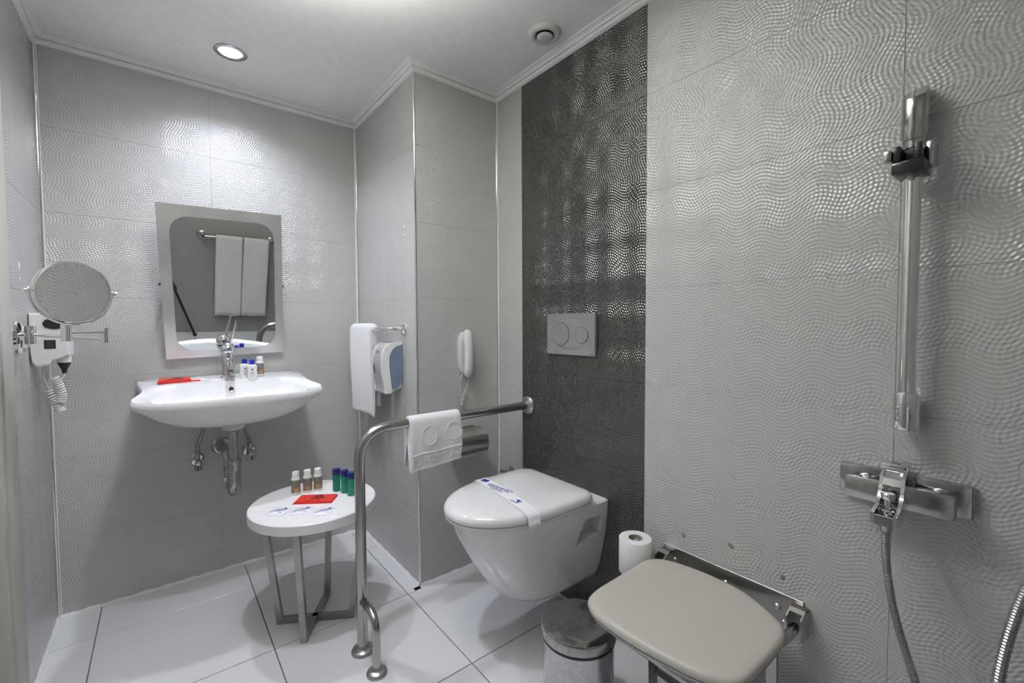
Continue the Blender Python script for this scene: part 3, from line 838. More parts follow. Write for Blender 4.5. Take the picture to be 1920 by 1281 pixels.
# ------------------------------------------------------------------ telephone on the column front
t = thing('wall_telephone', (-.19, 0, .95), 'pale grey wall telephone handset with coiled cord on the column', 'telephone')
px0 = -.190
def pring(y, w_, h, zc=.946, k=2.6, bend=0, n=40):
    o = []
    for j in range(n):
        a = 2*PI*j/n; ca, sa = math.cos(a), math.sin(a)
        x = w_*math.copysign(abs(ca)**(2/k), ca); z = h*math.copysign(abs(sa)**(2/k), sa)
        o.append(Vector((px0+x, y+bend*(1-(z/h)**2) if h else y, zc+z)))
    return o
obj('base_plate', B().loft([pring(0, .026, .088), pring(-.012, .027, .090), pring(-.020, .024, .086), pring(-.022, .015, .07)]), 'plastic_g', t, 60)
b = B(); zs = 17; rg = []
for i in range(zs):
    v = -1+2*i/(zs-1); z = .946+v*.102
    depth = -.024-.012*(1-v*v)-.006; w_ = .0225*(1-.18*(1-v*v))*(max(0, 1-abs(v)**6)**.5*.75+.25); th = (.0135+.004*abs(v))*(max(0, 1-abs(v)**8)**.5*.7+.3)
    rg.append([Vector((px0+.004+w_*math.copysign(abs(math.cos(a))**.8, math.cos(a)), depth-.010*(1-v*v)*0-th*.2+th*math.sin(a), z)) for a in [2*PI*j/24 for j in range(24)]])
obj('handset', B().loft(rg), 'plastic', t, 60)
def coil(path, R, r, turns, n=6, m=12):
    P_ = crom(path, 20); N = turns*m; out = []
    for i in range(N+1):
        q = i/N*(len(P_)-1); k = min(int(q), len(P_)-2); c = P_[k].lerp(P_[k+1], q-k); T_ = (P_[k+1]-P_[k]).normalized()
        u = T_.cross(Vector((0, 1, .01))).normalized(); v = T_.cross(u); a = 2*PI*i/m
        out.append(c+(u*math.cos(a)+v*math.sin(a))*R)
    return out
b = B().tube([(px0-.012, -.018, .858)]+[(px0-.022, -.018, .84), (px0-.024, -.016, .815)], .0018, 6)
b.tube(coil([(px0-.024, -.014, .815), (px0-.020, -.014, .770), (px0-.016, -.016, .725)], .0055, .0016, 13), .0017, 5)
b.tube(coil([(px0-.016, -.016, .725), (px0-.010, -.018, .760), (px0+.004, -.020, .790)], .0055, .0016, 11), .0017, 5)
b.tube([(px0+.004, -.020, .790), (px0+.010, -.028, .81), (px0+.010, -.034, .848)], .0018, 6)
obj('coiled_cord', b, 'plastic_g', t, 60)

# ------------------------------------------------------------------ paper holder on the column front
t = thing('toilet_paper_holder', (-.16, 0, .57), 'covered steel toilet paper holder on the column, half behind the face towel', 'toilet paper holder')
hc = (-.228, -.066, .572)
b = B(); arcp = []
for i in range(19):
    a = PI*.5+(-1.30+2.75*i/18)   # from behind over the top to the front
    a = math.radians(60)+math.radians(165)*i/18
    arcp.append((a, .058))
ro = [(hc[1]+.060*math.cos(a+0), hc[2]+.060*math.sin(a)) for a, _ in arcp]
ri = [(hc[1]+.058*math.cos(a+0), hc[2]+.058*math.sin(a)) for a, _ in arcp]
poly = [(-.0005, ro[0][1])]+ro+ri[::-1]+[(-.0005, ri[0][1]-.001)]
obj('cover', B().prism(poly, 'x', hc[0]-.055, hc[0]+.082), 'steel', t, 30)
disc = [(hc[1]+.060*math.cos(a), hc[2]+.060*math.sin(a)) for a, _ in arcp]
obj('end_plate', B().prism([(-.0005, disc[0][1])]+disc+[(-.0005, disc[-1][1])], 'x', hc[0]+.082, hc[0]+.086), 'steel', t, 30)
obj('paper_roll', B().lathe([(.018, -.05), (.050, -.05), (.050, .055), (.018, .055)], (hc[0], hc[1]+.002, hc[2]-.008), (1, 0, 0), 40), 'paper', t)
obj('back_plate', B().box(hc[0]-.055, hc[0]+.082, -.002, -.0002, hc[2]-.05, hc[2]+.055), 'steel', t, 0)

# ------------------------------------------------------------------ flush plate
t = thing('flush_plate', (0, -.467, 1.03), 'satin grey dual flush plate with two oval buttons on the dark tiles', 'flush plate')
b = B().box(-.013, 0, -.590, -.344, .953, 1.108, .0015, 1)
obj('plate', b, 'fp', t, 30) if 'fp' in M_ else None
M_['fp'] = mat('satin_grey_plastic', (.36, .36, .37), .22, .55)
obj('plate', B().box(-.013, -.0001, -.590, -.344, .953, 1.108, .0015, 1), 'fp', t, 30)
def fbut(cy, cz, ry, rz, name):
    def ring(k, d): return [(-.013-d, cy+ry*k*math.cos(2*PI*j/40), cz+rz*k*math.sin(2*PI*j/40)) for j in range(40)]
    obj('button_gap', B().loft([ring(1.05, .0001), ring(1.05, .0006)]), 'black', t, 0)
    obj(name, B().loft([ring(1, .0005), ring(1, .002), ring(.9, .0028), ring(.6, .0022), ring(.3, .0017), ring(.05, .0015)]), 'fp', t, 60)
fbut(-.420, 1.030, .0435, .043, 'large_button'); fbut(-.527, 1.028, .0305, .030, 'small_button')
def ring(k, d): return [(-.013-d, -.462+.086*k*math.cos(2*PI*j/48), 1.030+.058*k*math.sin(2*PI*j/48)) for j in range(48)]
obj('raised_oval', B().loft([ring(1.0, .0), ring(.97, .0005), ring(.5, .0005)]), 'fp', t, 60)
text_obj('logo', 'VitrA', .008, frame_mat((-.0133, -.576, .959), (0, -1, 0), (0, 0, 1)), 'ink', t)

# ------------------------------------------------------------------ toilet
TY0 = -.462
t = thing('toilet', (0, TY0, .15), 'white wall-hung toilet with closed lid on the dark tiles', 'toilet')
def dring(L, w_, z, xb=-.0005, xs=None, n=44, k=2.1, zf=0):
    """D outline from the wall: straight sides to xs, then a super-ellipse nose. zf tilts z towards the nose"""
    xs = -L*.42 if xs is None else xs; o = []
    for q in range(6): o.append(Vector((xb+(xs-xb)*q/6, TY0-w_, z)))
    for q in range(n+1):
        a = -PI/2-PI*q/n; ca, sa = math.cos(a), math.sin(a)
        x = xs+(L+xs)*math.copysign(abs(ca)**(2/k), ca); y = TY0+w_*math.copysign(abs(sa)**(2/k), sa)
        o.append(Vector((x, y, z+zf*(abs(x)/L if L else 0))))
    for q in range(6): o.append(Vector((xs+(xb-xs)*(q+1)/6, TY0+w_, z)))
    return o
secs = [(.300, .098, .152, -.17), (.330, .116, .160, -.19), (.352, .128, .180, -.20), (.385, .142, .220, -.21), (.425, .156, .280, -.22), (.462, .167, .345, -.23), (.490, .174, .400, -.24), (.500, .177, .440, -.24), (.500, .177, .452, -.24), (.495, .172, .457, -.24)]
b = B().loft([dring(L, w_, z, xs=x) for L, w_, z, x in secs])
body = obj('bowl', b, 'ceramic', t, 50)
# side pockets near the wall, cut out
for sg in (-1, 1):
    ys = TY0+sg*.20; yi = TY0+sg*.115
    pts = [(-.028, .408), (-.108, .414), (-.124, .402), (-.150, .330), (-.032, .342)]
    cut = obj('cutter', B().prism(rr := [(p[0]+.002, p[1]) for p in pts], 'y', min(ys, yi), max(ys, yi)), 'ceramic', None, 0)
    md = body.modifiers.new('cut', 'BOOLEAN'); md.operation = 'DIFFERENCE'; md.object = cut; md.solver = 'EXACT'
    dg = bpy.context.evaluated_depsgraph_get(); dg.update()
    me = bpy.data.meshes.new_from_object(body.evaluated_get(dg))
    body.modifiers.clear(); body.data = me; bpy.data.objects.remove(cut)
body.data.shade_smooth(); body.data.set_sharp_from_angle(angle=math.radians(40))
LX = -.058
def lring(k, z, dome=0):
    o = []
    base = dring(.530, .186, z, xb=LX-.05, xs=-.25)
    bc_ = []
    for q in range(7):
        a = PI/2*q/6
        bc_.append(Vector((LX-.05+.05*math.cos(a), TY0-.186+.05-.05*math.sin(a), z)))
    base = bc_[:-1]+base+[Vector((p.x, 2*TY0-p.y, z)) for p in reversed(bc_[:-1])]
    for p in base:
        q = Vector((-.28+(p.x+.28)*k, TY0+(p.y-TY0)*k, z)); o.append(q)
    return o
obj('seat_ring', B().loft([lring(.965, .4575), lring(.985, .459), lring(.985, .466), lring(.96, .468)]), 'lid', t, 50)
lidr = [lring(.97, .469), lring(.995, .4705), lring(1.0, .475), lring(.997, .482), lring(.985, .489), lring(.962, .4945), lring(.92, .4985), lring(.85, .501), lring(.65, .5035), lring(.35, .505), lring(.08, .5055)]
obj('lid', B().loft(lidr), 'lid', t, 60)
for sg in (-1, 1):
    obj('hinge', B().lathe([(.013, 0), (.013, .035), (.010, .04)], (LX+.010, TY0+sg*.085-.018, .472), (0, 1, 0), 20), 'chrome_d', t)
# hygiene band over the lid
def lid_z(y, x):
    prof_ = [(1.0, .475), (.997, .482), (.985, .489), (.962, .4945), (.92, .4985), (.85, .501), (.65, .5035), (.35, .505), (0, .506)]
    k = abs(y-TY0)/.186
    for (k0, z0), (k1, z1) in zip(prof_, prof_[1:]):
        if k1 <= k <= k0: return z1+(z0-z1)*(k-k1)/(k0-k1)
    return .475
tb = thing('hygiene_band', (-.34, TY0, .506), 'white paper hygiene band with blue print across the toilet lid', 'paper band')
bb = []
ycur = [-.1895, -.1885, -.1875, -.186, -.1835, -.180, -.175, -.168, -.158, -.14, -.11, -.07, -.03, .0, .03, .07, .11, .14, .158, .168, .175, .180, .1835, .186, .1875, .1885, .1895]
zc = {-.1895: .462, -.1885: .469, -.1875: .475, .1875: .475, .1885: .469, .1895: .462}
def bandx(yo): return -.325-.045*(-yo/.18)*.5   # runs slightly askew
rg = []
for yo in ycur:
    z = zc.get(yo, lid_z(TY0+yo, 0)+.0012); xx = bandx(yo)
    sl_ = 0
    rg.append([Vector((xx-.024, TY0+yo, z+.0008)), Vector((xx+.024, TY0+yo, z+.0008)), Vector((xx+.024, TY0+yo, z)), Vector((xx-.024, TY0+yo, z))])
M_['band'] = mat('band_paper', (.84, .84, .85), .6)
obj('paper_strip', B().loft(rg), 'band', tb, 50)
def on_band(yo, dx): return (bandx(yo)+dx, TY0+yo, lid_z(TY0+yo, 0)+.0030)
Mb = lambda yo, dx: frame_mat(on_band(yo, dx), (0.12, -1, 0), (1, .12, 0))
text_obj('band_text', 'DEZENFEKTE EDİLMİŞTİR', .0100, Mb(.035, .011), 'ink_blue', tb)
text_obj('band_text', 'DISINFECTED FOR YOUR', .0095, Mb(.035, .000), 'ink_blue', tb)
text_obj('band_text', 'PROTECTION', .0095, Mb(.030, -.011), 'ink_blue', tb)
text_obj('band_text', 'CRYSTAL', .0085, Mb(-.085, -.010), 'ink_blue', tb)
b = B()
for dy, dx, r in ((-.086, .006, .0055), (-.094, .001, .004), (-.097, .010, .0032)):
    p = on_band(dy, dx); b.lathe([(r, 0), (r, .0004)], p, (0, 0, 1), 16)
obj('band_logo_dots', b, 'ink_blue', tb, 0)
b = B().box(-.014, .014, -.010, .010, 0, .0004, M=Mb(.132, .004)); obj('band_logo', b, 'ink_blue', tb, 0)
# small water valve beside the toilet
t = thing('stop_valve', (0, -.089, .416), 'small chrome stop valve on the wall behind the toilet', 'valve')
obj('flange', B().lathe([(.020, 0), (.020, .004), (.010, .008)], (0, -.105, .418), (-1, 0, 0), 24), 'chrome', t)
obj('valve_body', B().tube([(0, -.105, .418), (-.034, -.105, .418)], .008, 14).tube([(-.028, -.130, .414), (-.028, -.055, .412)], .0065, 12), 'chrome_d', t)
obj('valve_knob', B().lathe([(.013, 0), (.014, .006), (.010, .018)], (-.034, -.105, .418), (-1, 0, 0), 16), 'chrome_d', t)

# ------------------------------------------------------------------ waste bin
bc = Vector((-.345, -.822, 0))
t = thing('pedal_bin', bc, 'chrome pedal waste bin between the toilet and the shower seat', 'waste bin')
obj('base_ring', B().lathe([(.094, .001), (.098, .003), (.098, .014), (.094, .016)], bc, (0, 0, 1), 56), 'black', t)
M_['bin'] = mat('spotted_chrome', (.52, .52, .53), .13, 1, noise=.12, nscale=120, bump=.0003, bscale=12)
M_['binlid'] = mat('spotted_chrome_lid', (.40, .40, .39), .17, 1, noise=.2, nscale=90, bump=.0003, bscale=12)
obj('body', B().lathe([(.092, .014), (.095, .016), (.0955, .05), (.0955, .232), (.092, .234)], bc, (0, 0, 1), 72), 'bin', t)
obj('bag_edge', B().lathe([(.0945, .229), (.0985, .231), (.0990, .236), (.0965, .2385), (.093, .238)], bc, (0, 0, 1), 56), 'black', t)
obj('lid', B().lathe([(.0985, .238), (.1000, .240), (.1000, .262), (.0985, .266), (.093, .268), (.07, .2715), (.03, .2735), (.002, .274)], bc, (0, 0, 1), 72), 'binlid', t, 30)
hb = Vector((.098*math.cos(.7), .098*math.sin(.7), 0))
obj('lid_hinge', B().bar(bc+hb*.96+Vector((0, 0, .246)), bc+hb*1.14+Vector((0, 0, .246)), .05, .02), 'black', t, 0)
pd = Vector((math.cos(.7+PI), math.sin(.7+PI), 0))
obj('pedal', B().bar(bc+pd*.09+Vector((0, 0, .018)), bc+pd*.135+Vector((0, 0, .014)), .05, .006), 'black', t, 0)

# ------------------------------------------------------------------ spare toilet roll on its pin
t = thing('spare_roll_holder', (-.082, -.812, .30), 'chrome upright pin holder carrying the spare toilet roll', 'toilet paper holder')
rx, ry = -.082, -.814
b = B().tube(fillet([(0, ry, .297), (rx, ry, .297), (rx, ry, .403)], .014), .0045, 10)
obj('pin', b, 'chrome_d', t)
obj('flange', B().lathe([(.020, 0), (.020, .004), (.008, .009)], (0, ry, .297), (-1, 0, 0), 24), 'chrome_d', t)
obj('rest_disc', B().lathe([(.028, .3015), (.030, .303), (.028, .3045), (.005, .305)], (rx, ry, 0), (0, 0, 1), 28), 'chrome_d', t)
obj('pin_knob', B().lathe([(.005, .398), (.0085, .402), (.0085, .406), (.004, .409)], (rx, ry, 0), (0, 0, 1), 16), 'chrome', t)
tr = thing('toilet_roll', (rx, ry, .305), 'white spare toilet roll standing upright behind the shower seat', 'toilet roll')
b = B().loft([[(rx+r*math.cos(2*PI*j/44), ry+r*math.sin(2*PI*j/44), z) for j in range(44)] for r, z in ((.0215, .3055), (.047, .3055), (.0495, .309), (.0495, .409), (.047, .412), (.0225, .412), (.0215, .410), (.0215, .3055))], False, False)
obj('paper', b, 'paper', tr, 50)
b = B().loft([[(rx+r*math.cos(2*PI*j/32), ry+r*math.sin(2*PI*j/32), z) for j in range(32)] for r, z in ((.0212, .306), (.0212, .4115), (.0200, .4115), (.0200, .306), (.0212, .306))], False, False)
obj('core', b, 'card', tr, 50)

# ------------------------------------------------------------------ folding shower seat
t = thing('shower_stool', (0, -1.05, .36), 'folding shower seat with cream pad on a steel wall bracket', 'shower seat')
obj('wall_plate', B().box(-.004, -.0001, -1.243, -.863, .312, .390, .0008, 1), 'steel_d', t, 0)
for yy in (-.900, -1.055, -1.185):
    obj('bolt', B().lathe([(.0085, 0), (.0085, .003), (.006, .006), (.002, .007)], (-.004, yy, .352), (-1, 0, 0), 12), 'steel', t)
for yy in (-.868, -1.226):
    b = B()
    pl = [(-.004, .380), (-.030, .384), (-.058, .372), (-.060, .325), (-.040, .312), (-.004, .312)]
    b.prism([(x, z) for x, z in pl], 'y', yy, yy+.0035)
    b.prism([(x, z) for x, z in pl], 'y', yy-.030, yy-.0265)
    b.prism([(-.004, .380), (-.030, .384), (-.042, .379), (-.042, .3765), (-.030, .381), (-.004, .377)], 'y', yy-.030, yy+.0035)
    obj('hinge_bracket', b, 'steel', t, 0)
    obj('hinge_pin', B().lathe([(.005, -.034), (.005, .008), (.007, .009), (.007, .012)], (-.045, yy, .345), (0, 1, 0), 12), 'chrome', t)
    ymid = yy-.013
    yin = -.93 if yy > -1 else -1.19
    obj('side_tube', B().tube(fillet([(-.045, ymid, .345), (-.11, ymid, .341), (-.17, (ymid+yin)/2, .337), (-.36, yin, .333)], .03), .0115, 16), 'steel_t', t)
oc = [(-.378, -.885), (-.402, -.935), (-.406, -1.03), (-.396, -1.12), (-.378, -1.195), (-.340, -1.243), (-.25, -1.252), (-.150, -1.250), (-.100, -1.235), (-.066, -1.190), (-.034, -1.12), (-.026, -1.05), (-.030, -.97), (-.052, -.895), (-.095, -.862), (-.17, -.862), (-.27, -.864), (-.34, -.868)]
pc = crom([(x, y, 0) for x, y in oc], 5, True); pcen = Vector((-.22, -1.055, 0))
def pr_(k, z, d=0):
    o = []
    for p in pc:
        q = pcen+(p-pcen)*k; q.z = z-.004*0; o.append(q)
    return o
obj('under_panel', B().loft([pr_(.93, .344), pr_(.985, .345), pr_(.99, .350), pr_(.97, .3515)]), 'steel_d', t, 40)
obj('cushion', B().loft([pr_(.97, .3515), pr_(.995, .353), pr_(1.0, .358), pr_(.995, .364), pr_(.98, .3685), pr_(.955, .371), pr_(.90, .3715), pr_(.6, .3685), pr_(.3, .3665), pr_(.04, .366)]), 'pad', t, 60)
obj('front_tube', B().tube(fillet([(-.36, -.93, .333), (-.375, -.96, .333), (-.375, -1.16, .333), (-.36, -1.19, .333)], .02), .0115, 16), 'steel_t', t)
for yy in (-.905, -1.222):
    obj('leg', B().bar((-.13, yy, .335), (-.12, yy, .006), .022, .012, up=(1, 0, 0)), 'steel_t', t, 0)
    obj('leg_foot', B().box(-.135, -.105, yy-.014, yy+.014, 0, .010, .002, 1), 'rubber', t, 0)
obj('leg_crossbar', B().bar((-.122, -.905, .075), (-.122, -1.222, .075), .010, .016), 'steel_t', t, 0)

# ------------------------------------------------------------------ magnifying mirror on its arm
t = thing('magnifying_mirror', (XL, .245, 1.04), 'round chrome magnifying mirror on a folding arm on the left wall', 'mirror')
obj('wall_disc', B().lathe([(.050, 0), (.050, .004), (.046, .009), (.030, .012), (.012, .013)], (XL, .240, 1.038), (1, 0, 0), 40), 'chrome', t)
b = B().lathe([(.012, -.026), (.012, .026)], (XL+.030, .236, 1.045), (0, 0, 1), 20); b.tube([(XL+.008, .238, 1.045), (XL+.03, .236, 1.045)], .010, 14)
obj('wall_hinge', b, 'chrome', t)
hg = Vector((-1.335, .137, 1.038))
ms = Vector((-1.392, -.062, 1.043))
obj('arm', B().tube([(XL+.030, .236, 1.046), (hg.x, hg.y, 1.031)], .0048, 12), 'chrome', t)
obj('arm_hinge', B().lathe([(.009, -.022), (.0095, -.020), (.0095, .020), (.009, .022)], (hg.x, hg.y, hg.z+.004), (0, 0, 1), 20), 'chrome', t)
obj('arm', B().tube([(hg.x, hg.y, 1.052), (ms.x, ms.y, 1.050)], .0038, 12), 'chrome', t)
obj('mirror_stub', B().lathe([(.0105, .0), (.0105, .040), (.008, .045)], (ms.x, ms.y, 1.032), (0, 0, 1), 20), 'chrome', t)
mc = Vector((-1.371, -.083, 1.154)); az = math.radians(30); el = math.radians(-3)
nv = Vector((math.sin(az)*math.cos(el), -math.cos(az)*math.cos(el), math.sin(el)))
RM = .0738
q_ = Vector((0, 0, 1)).rotation_difference(nv)
obj('rim', B().loft([[mc+q_ @ Vector((r*math.cos(2*PI*j/64), r*math.sin(2*PI*j/64), h)) for j in range(64)] for r, h in ((RM-.003, -.020), (RM, -.020), (RM+.0015, -.018), (RM, -.013), (RM, -.004), (RM+.0015, .0), (RM, .002), (RM-.003, .002), (RM-.003, -.0005))], False, False), 'chrome', t, 40)
RC = .95   # curvature radius of the concave glass
rg = []
for k in range(13):
    r = (RM-.0028)*(1-k/12)+.0002
    rg.append([mc+q_ @ Vector((r*math.cos(2*PI*j/64), r*math.sin(2*PI*j/64), -.0005-(RC-math.sqrt(RC*RC-r*r))*0-(((RM-.0028)**2-r*r)/(2*RC)))) for j in range(64)])
obj('glass', B().loft(rg, False, True), 'mirror', t, 180)
obj('back_glass', B().loft([[mc+q_ @ Vector(((RM-.002)*math.cos(2*PI*j/48), (RM-.002)*math.sin(2*PI*j/48), h)) for j in range(48)] for h in (-.019, -.0185)]), 'chrome', t, 30)
yk = []   # U yoke round the mirror
hx = Vector((math.cos(az), math.sin(az), 0))
obj('yoke', B().tube([mc+hx*(RM+.007)*math.cos(a)+Vector((0, 0, (RM+.007)*math.sin(a)))-nv*.009 for a in [PI+PI*j/40 for j in range(41)]], .003, 10), 'chrome', t)
for sg in (-1, 1):
    p = mc+hx*sg*(RM+.004)-nv*.009
    obj('pivot_knob', B().lathe([(.003, -.004), (.003, .006), (.0055, .007), (.0055, .012), (.002, .014)], p, hx*sg, 14).lathe([(.003, 0), (.0045, .004), (.002, .008)], p+hx*sg*.003, (0, 0, 1), 12), 'chrome', t)

# ------------------------------------------------------------------ hair dryer
t = thing('hair_dryer', (XL, .45, 1.02), 'white wall-mounted hair dryer with black grille in the left corner', 'hair dryer')
hy0, hy1 = .395, .500
pf = [(XL+.001, 1.112), (XL+.080, 1.112), (XL+.087, 1.104), (XL+.0885, 1.04), (XL+.0895, .975), (XL+.085, .972), (XL+.050, .958), (XL+.046, .944), (XL+.014, .940), (XL+.004, .955), (XL+.001, .99)]
b = B(); 
def hd(y, k): 
    cx, cz = XL+.045, 1.03; return [(max(XL+.001, cx+(p[0]-cx)*k), y, cz+(p[1]-cz)*k) for p in pf]
b.loft([hd(hy0, .93), hd(hy0+.003, .98), hd(hy0+.008, 1), hd(hy1, 1), hd(hy1+.006, .95)])
obj('housing', b, 'plastic', t, 30)
obj('grille', B().lathe([(.027, 0), (.027, .002), (.024, .004), (.0, .0045)], (XL+.058, hy0, 1.078), (0, -1, 0), 32, sx=.95, sy=.65), 'black', t)
for k in range(5):
    obj('grille_bar', B().bar((XL+.036, hy0-.0048, 1.066+k*.006), (XL+.080, hy0-.0048, 1.066+k*.006), .001, .0012), 'rubber', t, 0)
obj('rating_label', B().box(XL+.034, XL+.060, hy0-.0012, hy0, .998, 1.026), 'dblack', t, 0)
b = B()
for k, w_ in enumerate((.016, .012, .018, .010)): b.bar((XL+.038, hy0-.0016, 1.020-k*.005), (XL+.038+w_, hy0-.0016, 1.020-k*.005), .0006, .0012)
obj('label_print', b, 'ink_grey', t, 0)
obj('nozzle_sleeve', B().lathe([(.018, .972), (.018, .956), (.017, .950)], (XL+.073, .43, 0), (0, 0, 1), 24), 'plastic', t)
obj('nozzle', B().lathe([(.0175, .951), (.0165, .948), (.0065, .925), (.006, .916), (.002, .915)], (XL+.073, .43, 0), (0, 0, 1), 24), 'black', t)
b = B().tube(crom([(XL+.073, .43, .918), (XL+.070, .43, .905), (XL+.060, .43, .892), (XL+.050, .432, .902)], 6), .0022, 8)
b.tube(coil([(XL+.048, .434, .902), (XL+.058, .434, .875), (XL+.064, .434, .842), (XL+.060, .434, .820)], .0105, .003, 13), .0026, 6)
b.tube(coil([(XL+.060, .440, .790), (XL+.056, .440, .800), (XL+.045, .440, .828), (XL+.034, .440, .862)], .0105, .003, 13), .0026, 6)
b.tube(crom([(XL+.034, .44, .862), (XL+.028, .445, .885), (XL+.020, .45, .91), (XL+.022, .45, .945)], 6), .0022, 8)
obj('coiled_cord', b, 'plastic', t, 60)
# shaver socket
t = thing('wall_socket', (XL, .335, 1.045), 'small white socket plate on the left wall behind the mirror arm', 'socket')
obj('plate', B().box(XL, XL+.008, .300, .365, 1.005, 1.070, .003), 'plastic', t)
obj('socket_ring', B().lathe([(.022, .007), (.022, .011), (.019, .012), (.017, .009)], (XL, .332, 1.037), (1, 0, 0), 28), 'plastic', t)
obj('hanging_hook', B().lathe([(.004, .008), (.004, .022), (.006, .024), (.006, .027)], (XL, .332, 1.037), (1, 0, 0), 12), 'plastic', t)

# ------------------------------------------------------------------ shower riser bar
SX, SY = -.048, -1.427
t = thing('shower_riser_bar', (SX, SY, .85), 'chrome shower riser bar with black slider on the right wall', 'shower bar')
def vcyl(z0, z1, r, wallreach, name, m='chrome', cut=0.0):
    """vertical sleeve reaching back to the wall"""
    o = []
    for z, k in ((z0, .96), (z0+.002, 1), (z1-.002, 1), (z1, .96)):
        rg_ = []
        for j in range(40):
            a = 2*PI*j/40; x = r*math.cos(a)*k; y = r*math.sin(a)*k
            if x > 0: x *= wallreach
            rg_.append(Vector((SX+x, SY+y, z+cut*(x/r)*(1 if z > (z0+z1)/2 else .6))))
        o.append(rg_)
    return obj(name, B().loft(o), m, t, 40)
obj('bar', B().tube([(SX, SY, .885), (SX, SY, 1.43)], .0138, 28), 'chrome', t)
vcyl(.855, .926, .0208, 2.2, 'lower_sleeve', 'chrome', -.004)
vcyl(1.428, 1.512, .0200, 2.3, 'upper_sleeve', 'chrome_d', .012)
obj('slider_collar', B().lathe([(.0155, 1.405), (.017, 1.407), (.017, 1.430), (.0155, 1.432)], (SX, SY, 0), (0, 0, 1), 28), 'chrome_d', t)
b = B().box(SX-.050, SX+.018, SY-.024, SY+.024, 1.352, 1.376, .003)
obj('slider_block', b, 'dblack', t)
b = B()
b.box(SX-.052, SX-.010, SY+.010, SY+.022, 1.374, 1.404, .002).box(SX-.052, SX-.010, SY-.020, SY-.010, 1.374, 1.404, .002).box(SX-.022, SX-.012, SY-.020, SY+.022, 1.374, 1.402, .002)
obj('handset_cradle', b, 'black', t)
obj('slider_edge', B().box(SX-.058, SX-.040, SY+.0225, SY+.034, 1.378, 1.398, .002), 'chrome_d', t)
obj('slider_grip', B().box(SX-.020, SX+.020, SY-.033, SY-.0205, 1.366, 1.412, .004), 'chrome_d', t)

# ------------------------------------------------------------------ shower mixer
t = thing('shower_mixer', (0, -1.415, .72), 'square chrome shower mixer on the right wall with lever and outlet', 'shower mixer')
for a, c in ((-1.402, -1.313), (-1.524, -1.440)):
    obj('escutcheon', B().box(-.020, -.0002, a, c, .694, .757, .004, 2), 'chrome_d', t)
    yc = (a+c)/2
    obj('union_nut', B().lathe([(.020, .016), (.020, .030), (.017, .036)], (0, yc-.004 if c > -1.4 else yc+.004, .724), (-1, 0, 0), 24), 'chrome', t)
obj('body_bar', B().box(-.070, -.034, -1.503, -1.335, .700, .742, .0022, 2), 'chrome_d', t)
b = B()
pl = [(-.018, .772), (-.040, .776), (-.066, .758), (-.072, .742), (-.080, .722), (-.100, .706), (-.130, .700), (-.130, .678), (-.098, .676), (-.072, .690), (-.034, .700), (-.018, .72)]
for ya, yb_ in ((-1.433, -1.427), (-1.399, -1.393)):
    b.prism(pl, 'y', ya, yb_)
obj('side_cheek', b, 'chrome', t, 30)
b = B().box(-.130, -.072, -1.428, -1.398, .677, .697, .001, 1)
obj('outlet_block', b, 'chrome_d', t, 20)
b = B().prism([(-.018, .768), (-.040, .772), (-.066, .755), (-.072, .742), (-.068, .738), (-.034, .738), (-.018, .745)], 'y', -1.4275, -1.3985)
b.box(-.048, -.014, -1.434, -1.390, .768, .780, .003, 2)
obj('lever', b, 'chrome', t, 30)
obj('lever_mark', B().box(-.040, -.026, -1.420, -1.404, .780, .7812, .0004, 1), 'chrome_d', t, 0)
obj('diverter_knob', B().lathe([(.006, .697), (.006, .722), (.0105, .723), (.0115, .726), (.0115, .733), (.010, .735)], (-.098, -1.413, 0), (0, 0, 1), 24).lathe([(.0115, .697), (.0115, .700), (.009, .702)], (-.098, -1.413, 0), (0, 0, 1), 24), 'chrome', t)
obj('hose_outlet', B().lathe([(.010, .678), (.010, .668), (.0085, .662)], (-.108, -1.413, 0), (0, 0, 1), 20), 'chrome_d', t)

# hose and handset
hp = crom([(-.108, -1.413, .668), (-.107, -1.415, .60), (-.105, -1.430, .50), (-.105, -1.468, .37), (-.12, -1.52, .24), (-.18, -1.57, .14), (-.28, -1.585, .13), (-.350, -1.578, .24), (-.352, -1.573, .42), (-.332, -1.578, .579), (-.309, -1.591, .674), (-.290, -1.608, .74), (-.278, -1.622, .785)], 40)
# resample evenly
L = [0]
for a, c in zip(hp, hp[1:]): L.append(L[-1]+(c-a).length)
n = int(L[-1]/.0021); pts = []; k = 0
for i in range(n+1):
    s = L[-1]*i/n
    while k < len(L)-2 and L[k+1] < s: k += 1
    pts.append(hp[k].lerp(hp[k+1], (s-L[k])/max(1e-9, L[k+1]-L[k])))
th = thing('shower_hose', (-.108, -1.413, .668), 'ribbed metal shower hose hanging in a loop from the mixer', 'hose')
obj('hose', B().tube(pts, [.0058 if i % 2 else .0070 for i in range(len(pts))], 12), 'steel_d', th, 0)
t = thing('shower_handset', (-.30, -1.66, .82), 'chrome shower handset in a wall clip at the right edge', 'shower head')
hd0 = Vector((-.278, -1.622, .775))
obj('handle', B().tube(crom([hd0, hd0+Vector((-.004, -.002, .035)), hd0+Vector((-.008, -.006, .07))], 6), [.0095]*4+[.0105]*5+[.012]*4, 20), 'chrome', t)
ax_ = Vector((-.75, .45, -.35)).normalized()
hc_ = Vector((-.292, -1.618, .862))
obj('head', B().lathe([(.004, -.020), (.018, -.017), (.028, -.008), (.032, 0), (.032, .007), (.029, .010), (.0, .0105)], hc_, ax_, 36), 'chrome_d', t)
obj('wall_clip', B().box(-.296, -.262, YB+.0002, YB+.105, .79, .825, .004), 'chrome_d', t)

